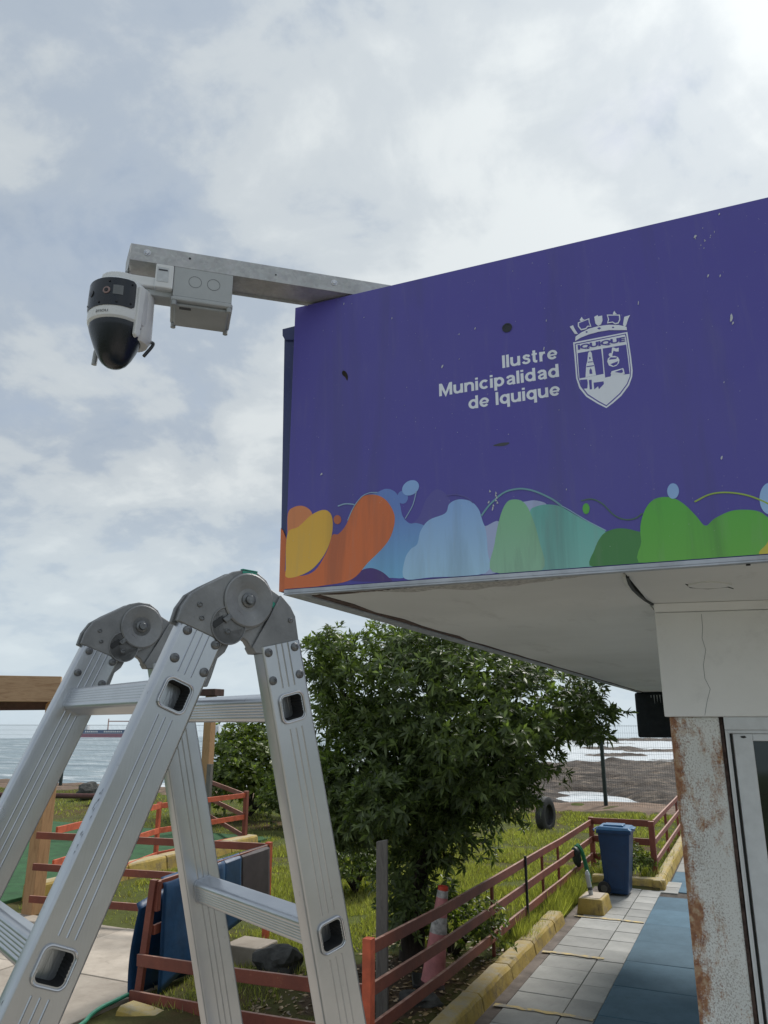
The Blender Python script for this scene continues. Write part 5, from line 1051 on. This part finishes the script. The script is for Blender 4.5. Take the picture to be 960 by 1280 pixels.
for (cx_, cy_, cz, rx, ry, rz) in lobes:
    n = int(1750 * (rx * ry * rz) ** .667 + 60); v = rr.normal(size=(n, 3)); v /= np.linalg.norm(v, axis=1, keepdims=True)
    rad = rr.uniform(.62, 1.04, n) ** .8
    # uneven outline: clumps push in and out
    th_ = np.arctan2(v[:, 1], v[:, 0]); ph_ = v[:, 2] * 2.4; nb = fbm(th_ * 1.9 + 20 + cx_, ph_ * 1.9 + 20 + cz, 15, 3); rad = rad * (.62 + .80 * nb)
    ok = rr.rand(n) < np.clip((nb - .36) * 5, .05, 1)
    v = v[ok]; rad = rad[ok]; n = len(v)
    lp = v * rad[:, None] * np.array([rx, ry, rz]); ca, sa = math.cos(R(25)), math.sin(R(25))
    P0 = np.stack([lp[:, 0] * ca - lp[:, 1] * sa + cx_, lp[:, 0] * sa + lp[:, 1] * ca + cy_, lp[:, 2] + cz], -1)
    d = v.copy(); d[:, 2] += .55; PP.append(P0); DD.append(d + rr.normal(size=(n, 3)) * .35)
# hanging twigs at the skirt
for k in range(75):
    t = rr.uniform(-1, .55); bx_ = -1.75 + t * 1.35 + rr.normal() * .1; by_ = 6.82 + t * .55 + rr.normal() * .45; z0 = 2.1 + rr.uniform(-.2, .2); z1 = rr.uniform(1.25, 1.85) + .35 * abs(t) - (.35 if -.2 < t < .1 else 0)
    m_ = int((z0 - z1) / .09); 
    if m_ < 2: continue
    zz = np.linspace(z0, z1, m_); P0 = np.stack([bx_ + rr.normal(size=m_) * .05 + .08 * np.sin(zz * 3 + k), by_ + rr.normal(size=m_) * .05, zz], -1)
    PP.append(P0); DD.append(np.tile([rr.normal() * .5, rr.normal() * .5, -.7], (m_, 1)) + rr.normal(size=(m_, 3)) * .4)
# low suckers around the trunk
for k in range(46):
    a = rr.uniform(0, 6.28); m_ = 7; x = -2.25 + .30 * math.cos(a) * rr.uniform(.4, 1.4); y = 6.4 + .3 * math.sin(a); zz = rr.uniform(.3, 1.5) + np.linspace(0, .4, m_)
    PP.append(np.stack([x + np.linspace(0, .12, m_) * math.cos(a) + rr.normal(size=m_) * .04, y + rr.normal(size=m_) * .04, zz], -1)); DD.append(np.tile([math.cos(a) * .7, math.sin(a) * .7, .4], (m_, 1)))
PP = np.concatenate(PP); DD = np.concatenate(DD)
leaves_obj('crown', PP, DD, 'leaf', .07, .135, 9, 3, tr, tr)
crn = [c for c in tr.children if c.name.startswith('crown')][0]
for k in range(16):
    i = rr.randint(len(PP)); p = PP[i]; s_ = Vector((-2.1, 6.6, 1.5 + rr.uniform(-.2, .6))); q = Vector(p.tolist()); mid = s_.lerp(q, .5) + Vector((0, 0, .12))
    part(MB().tube(smooth_open([s_, mid, s_.lerp(q, .93)], 4), [.045, .041, .037, .033, .029, .025, .02, .016, .012], 7), 'limb', 'bark', tr, smooth=True)
def bush(name, label, c, r3, n, mat, seed, L0, L1, cat='shrub', nl=7):
    t_ = thing(name, label, cat, (c[0], c[1], float(ground_h(c[0], c[1])))); r = np.random.RandomState(seed)
    v = r.normal(size=(n, 3)); v[:, 2] = np.abs(v[:, 2]) - .25; v /= np.linalg.norm(v, axis=1, keepdims=True); nb = fbm(np.arctan2(v[:, 1], v[:, 0]) * 2 + 9, v[:, 2] * 4 + 9, seed, 3)
    rad = r.uniform(.4, 1, n) ** .6 * (.55 + .8 * nb); P0 = v * rad[:, None] * np.array(r3) + np.array([c[0], c[1], c[2]])
    leaves_obj('foliage', P0, v + np.array([0, 0, .6]) + r.normal(size=(n, 3)) * .3, mat, L0, L1, nl, seed, t_, t_, .5, .3)
    for k in range(6): q = Vector(P0[r.randint(n)].tolist()); part(MB().tube([(c[0], c[1], 0), Vector((c[0], c[1], 0)).lerp(q, .6) + Vector((.05, 0, .1)), q], [.03, .02, .008], 6), 'stem', 'bark', t_)
    return t_
bush('shrub', 'yellow green leafy shrub growing behind the zigzag rails', (-12.0, 17.3, .9), (1.55, 1.5, 1.75), 1150, 'leaf2', 51, .12, .21)
bush('shrub', 'tall thin shrub rising in front of the wire mesh by the dark fence post', (-12.3, 17.8, 2.0), (1.5, .6, 1.15), 260, 'leaf2', 52, .12, .2)
bush('shrub', 'dark low bush right of the zigzag rails at the foot of the tree', (-9.3, 15.8, .55), (1.3, .9, 1.25), 900, 'leaf', 53, .08, .14)
bush('shrub', 'small bright weedy bush at the base of the tree trunk behind the cone', (-2.0, 6.9, .35), (.75, .5, .5), 420, 'leaf2', 54, .04, .08)
bush('shrub', 'ragged little shrub at the kerb corner behind the blue bin', (-.75, 12.35, .3), (.5, .3, .34), 420, 'leaf2', 55, .03, .06)
bush('shrub', 'olive grassy bush in the lawn left of the tree trunk', (-4.6, 9.6, .35), (.7, .6, .6), 600, 'leaf2', 56, .05, .09)

# ================================================================== SMALL THINGS
bn = thing('wheelie_bin', 'tall blue wheelie bin with closed lid standing at the corner of the red fence', 'bin', (-.78, 11.32, 0))
B0 = [(-.95, 11.10), (-.605, 11.10), (-.605, 11.52), (-.95, 11.52)]; T0_ = [(-1.01, 11.07), (-.515, 11.07), (-.515, 11.56), (-1.01, 11.56)]
part(MB().hexa([(x, y, .03) for x, y in B0] + [(x, y, .93) for x, y in T0_]), 'body', 'bin', bn, bev=.02, seg=3)
part(MB().box((-1.03, 11.045, .905), (-.49, 11.585, .955)), 'rim', 'bin', bn, bev=.012)
ld = part(MB().hexa([(-1.035, 11.04, .956), (-.475, 11.04, .956), (-.475, 11.59, .956), (-1.035, 11.59, .956), (-.99, 11.08, 1.012), (-.53, 11.08, 1.0), (-.53, 11.55, 1.0), (-.99, 11.55, 1.012)]), 'lid', 'binlid', bn, bev=.015, seg=3)
def lpart(mb, name, mat, par, th, **k): L = th.location; mb.v = [(v[0] - L[0], v[1] - L[1], v[2] - L[2]) for v in mb.v]; return mb.build(name, mat, par, **k)
lpart(MB().box((-.93, 11.17, 1.0), (-.62, 11.46, 1.03)), 'raised_panel', 'binlid', ld, bn, bev=.01)
lpart(MB().box((-.50, 11.18, .965), (-.455, 11.45, .985)), 'grip', 'binlid', ld, bn, bev=.006)
part(MB().tube([(-1.06, 11.1, .93), (-1.08, 11.12, .95), (-1.08, 11.5, .95), (-1.06, 11.53, .93)], .014, 8), 'handle', 'bin', bn)
part(MB().box((-.89, 11.085, .10), (-.66, 11.094, .84)), 'side_ribs', 'bin', bn, bev=.004)
for y in (11.055, 11.53):
    wh = part(MB().lathe([(0, 0), (.055, 0), (.06, .004), (.098, .004), (.102, .012), (.102, .036), (.098, .044), (0, .044)], 24, f=lambda p: (-.965 + p[0], y + p[2], .102 + p[1])), 'wheel', 'tyre', bn, smooth=True)
    lpart(MB().lathe([(0, 0), (.05, 0), (.05, .003), (0, .004)], 16, f=lambda p: (-.965 + p[0], y - p[2], .102 + p[1])), 'hub', 'rivet', wh, bn)
bk_ = thing('concrete_block', 'broken yellow painted concrete block standing on the tiles before the bin', 'block', (-.93, 10.0, 0))
part(MB().hexa([(-1.13, 9.70, -.01), (-.755, 9.72, -.01), (-.73, 10.32, -.01), (-1.12, 10.3, -.01), (-1.10, 9.73, .205), (-.775, 9.745, .20), (-.765, 10.28, .195), (-1.09, 10.27, .20)]), 'body', 'kerb', bk_, bev=.018)
part(MB().prism([(-1.07, 9.78), (-.81, 9.79), (-.80, 10.2), (-1.05, 10.2)], lambda u, v, t: (u, v, t), .1995, .2085), 'top_skim', 'concrete', bk_, bev=.004)
ps = thing('pipe_stub', 'short dirty grey pipe standing upright on the yellow concrete block', 'pipe', (-.97, 9.98, .208))
part(MB().cyl((-.965, 9.98, .209), (-1.0, 9.98, .47), .032, 14), 'pipe', 'boxgrey', ps, smooth=True)
part(MB().lathe([(0, 0), (.036, 0), (.03, .03), (.012, .06), (0, .065)], 12, c=(-1.0, 9.98, .47)), 'cap', 'label', ps, smooth=True)
part(MB().cyl((-.972, 9.98, .27), (-.977, 9.98, .31), .034, 14), 'band', 'ink', ps)
rp = thing('hanging_hose', 'bundle of green hose hanging over the middle rail beside the blue bin', 'hose', (-1.42, 11.9, .6))
for k, (dx, dy) in enumerate([(0, 0), (.022, .06), (.03, -.05), (-.0, .13)]):
    part(MB().tube(smooth_open([(-1.50, 11.55 + dy, .42 + .05 * k), (-1.46, 11.56 + dy, .635), (-1.40 + dx, 11.57 + dy, .55), (-1.33 + dx, 11.55 + dy, .3), (-1.26 + dx, 11.45 + dy * .4, .12)], 5), .016, 7), 'hose', 'rope', rp, smooth=True)
part(MB().tube(smooth_open([(-1.47, 11.35, .63), (-1.43, 11.35, .55), (-1.42, 11.37, .42), (-1.40, 11.40, .34)], 4), [.03, .05, .06, .07, .075, .07, .07, .075, .07, .06, .05, .04, .03], 8), 'dark_net', 'wire', rp, smooth=True)
cn = thing('traffic_cone', 'faded pink traffic cone with dirty white bands tilting in the dirt behind the near rails', 'cone', (-1.80, 5.83, .07), (0, R(8), R(25)))
MB().lathe([(0, .02), (.125, .02), (.118, .06), (.102, .30), (.088, .47)], 24).build('body', 'cone', cn, smooth=True)
MB().lathe([(.0892, .47), (.0892, .472), (.075, .62), (.074, .622)], 24).build('reflective_band', 'coneband', cn, smooth=True)
MB().lathe([(.074, .622), (.074, .624), (.060, .80), (.059, .802)], 24).build('upper_body', 'cone', cn, smooth=True)
MB().lathe([(.0595, .802), (.0598, .806), (.055, .868), (.054, .87)], 24).build('upper_band', 'coneband', cn, smooth=True)
MB().lathe([(.054, .87), (.0545, .872), (.054, .905), (.048, .91), (.03, .885), (0, .88)], 24).build('tip', 'conetop', cn, smooth=True)
MB().prism(rsq(.21, .05, 4), lambda u, v, t: (u, v, t), -.01, .025).build('base', 'black', cn, bev=.006)
wp = tag(MB().hexa([(-.055, -.045, -.1), (.055, -.045, -.1), (.055, .045, -.1), (-.055, .045, -.1), (-.052, -.043, 1.56), (.052, -.045, 1.58), (.052, .042, 1.57), (-.053, .042, 1.55)]).build('grey_post', 'greypost', bev=.008), 'weathered grey wooden post standing upright in front of the tree trunk', 'post')
wp.location = (-1.88, 4.80, -.03); wp.rotation_euler = (0, 0, R(20))
ty = thing('old_tyre', 'old black tyre standing on edge at the far side of the lawn', 'tyre', (-3.42, 17.6, .05))
TYD = R(80)
part(MB().lathe([(.25, -.10), (.36, -.115), (.42, -.085), (.43, 0), (.42, .085), (.36, .115), (.25, .10), (.235, 0), (.25, -.10)][:-1], 36, f=lambda p: (-3.42 + p[0] * math.cos(TYD) + p[2] * math.sin(TYD), 17.6 + p[0] * math.sin(TYD) - p[2] * math.cos(TYD), .42 + p[1])), 'tread', 'tyre', ty, smooth=True)
def rock(c, r, name, label, mat, seed, sc=(1, 1, .7)):
    bm = bmesh.new(); bmesh.ops.create_icosphere(bm, subdivisions=3, radius=1); q = random.Random(seed); off = Vector((q.random() * 9, q.random() * 9, q.random() * 9))
    from mathutils import noise as mn
    for v in bm.verts: v.co = Vector((v.co.x * sc[0], v.co.y * sc[1], v.co.z * sc[2])) * r * (1 + .45 * mn.noise(v.co * 1.3 + off) + .12 * mn.noise(v.co * 4 + off))
    me = bpy.data.meshes.new(name); bm.to_mesh(me); bm.free(); me.materials.append(MT[mat]); o = bpy.data.objects.new(name, me); COL.objects.link(o); o.location = c; return tag(o, label, 'rock')
rock((-3.42, 5.50, .16), .26, 'boulder', 'dark boulder in the grass behind the front rails', 'stone', 4)
cbk = tag(MB().box((-4.18, 5.55, .0), (-3.72, 5.95, .24)).build('paving_block', 'concrete', bev=.015), 'pale concrete block lying under the end of the draped sheet', 'block')
rock((-2.15, 5.1, .10), .12, 'stone', 'small grey stone lying in the bare dirt between the grey post and the cone', 'stone', 7, (1.4, 1, .5))
rock((-1.72, 5.25, .10), .14, 'stone', 'flat black stone at the foot of the pink cone', 'stone', 9, (1.5, 1, .5))
rock((-1.55, 7.9, .12), .07, 'stone', 'fist sized stone beside the thin steel post', 'stone', 10, (1.3, 1, .6))
for i, (x, y, r_, lb) in enumerate([(-18.5, 18.5, .5, 'largest brown rock beyond the pipe barrier'), (-17.2, 17.9, .35, 'tawny rock beyond the pipe barrier, right of the largest'), (-20.2, 19.2, .42, 'leftmost brown rock beyond the pipe barrier')]): rock((x, y, .25), r_, 'rock', lb, 'concrete' if i == 1 else 'stone', 20 + i)
cb = thing('grey_crate', 'grey plastic crate standing beyond the pipe barrier near the mesh fence', 'crate', (-15.9, 16.4, 0))
part(MB().box((-16.15, 16.3, 0), (-15.6, 16.7, 1.15)), 'body', 'boxlid', cb, bev=.03)
part(MB().box((-16.18, 16.27, 1.152), (-15.57, 16.73, 1.20)), 'lid', 'line', cb, bev=.01)
gh = tag(MB().tube(smooth_open([(-4.42, 4.36, .045), (-4.43, 4.20, .035), (-4.42, 4.02, .035), (-4.36, 3.82, .035), (-4.28, 3.66, .035), (-4.22, 3.4, .035), (-4.3, 3.0, .035)], 5), .019, 10).build('garden_hose', 'hose', smooth=True), 'green garden hose lying on the pale concrete at the leaning post', 'hose')

lr = np.random.RandomState(77); m = MB()
for k in range(1500):
    x, y = lr.uniform(-3.2, -1.42), lr.uniform(3.9, 8.2); a = lr.uniform(0, 6.28); l_ = lr.uniform(.015, .045); z = float(ground_h(x, y)) + .006
    c_, s_ = math.cos(a) * l_, math.sin(a) * l_; m.add([(x - c_, y - s_, z), (x - s_ * .35, y + c_ * .35, z + lr.uniform(.002, .016)), (x + c_, y + s_, z + lr.uniform(0, .012)), (x + s_ * .35, y - c_ * .35, z)], [(0, 1, 2, 3)])
lt_ = m.build('leaf_litter', 'litter'); lt_['kind'] = 'stuff'; tag(lt_, 'dry fallen leaves scattered over the bare dirt under the tree', 'leaves')
# ships on the horizon
def ship(name, label, c, L_, h, mats, rot, masts):
    s_ = thing(name, label, 'ship', c, (0, 0, rot))
    MB().prism([(-L_ / 2, .0), (L_ / 2, .0), (L_ / 2 + L_ * .03, h * .5), (-L_ / 2 - L_ * .02, h * .5)], lambda x, z, y: (x, y, z), -L_ * .06, L_ * .06).build('lower_hull', mats[0], s_)
    hu = MB().prism([(-L_ / 2 - L_ * .02, h * .5 + .1), (L_ / 2 + L_ * .03, h * .5 + .1), (L_ / 2 + L_ * .05, h * 1.05), (-L_ / 2 - L_ * .03, h)], lambda x, z, y: (x, y, z), -L_ * .06, L_ * .06).build('upper_hull', mats[1], s_)
    for x, w_, hh, mt_ in masts: MB().box((x - w_ / 2, -w_ / 2, h * 1.0), (x + w_ / 2, w_ / 2, h + hh)).build('mast' if w_ < L_ * .04 else 'superstructure', mt_, s_)
    return s_, hu
D_ = Vector((-.783, .622, 0))      # far out left of the frame centre
s1, hu = ship('cargo_ship', 'dark red and navy cargo ship with white hull lettering on the horizon', (-374, 380, -6.05), 40, 4.6, ('hull_red', 'hull_blue'), R(25),
    [(.5, .6, 7.0, 'mast'), (14.5, .6, 7.0, 'mast'), (-14, 4, 3, 'shipwhite')])
MB().box((.5, -.3, 9.6), (14.5, .3, 10.3)).build('crane_bridge', 'mast', s1)
for x0, w_ in ((-13, 9), (-1, 12)):
    m = MB()
    for k in range(int(w_ / 1.2)): m.box((x0 + k * 1.2, -2.75, 3.1), (x0 + k * 1.2 + .8, -2.45, 4.0))
    m.build('hull_lettering', 'shipwhite', s1)
ship('bulk_ship', 'faint grey blue ship with pale deckhouse on the horizon behind the shrub', (-303, 413, -6.05), 26, 2.0, ('hull_blue', 'boxlid'), R(25), [(-8, 4, 5, 'shipwhite')])
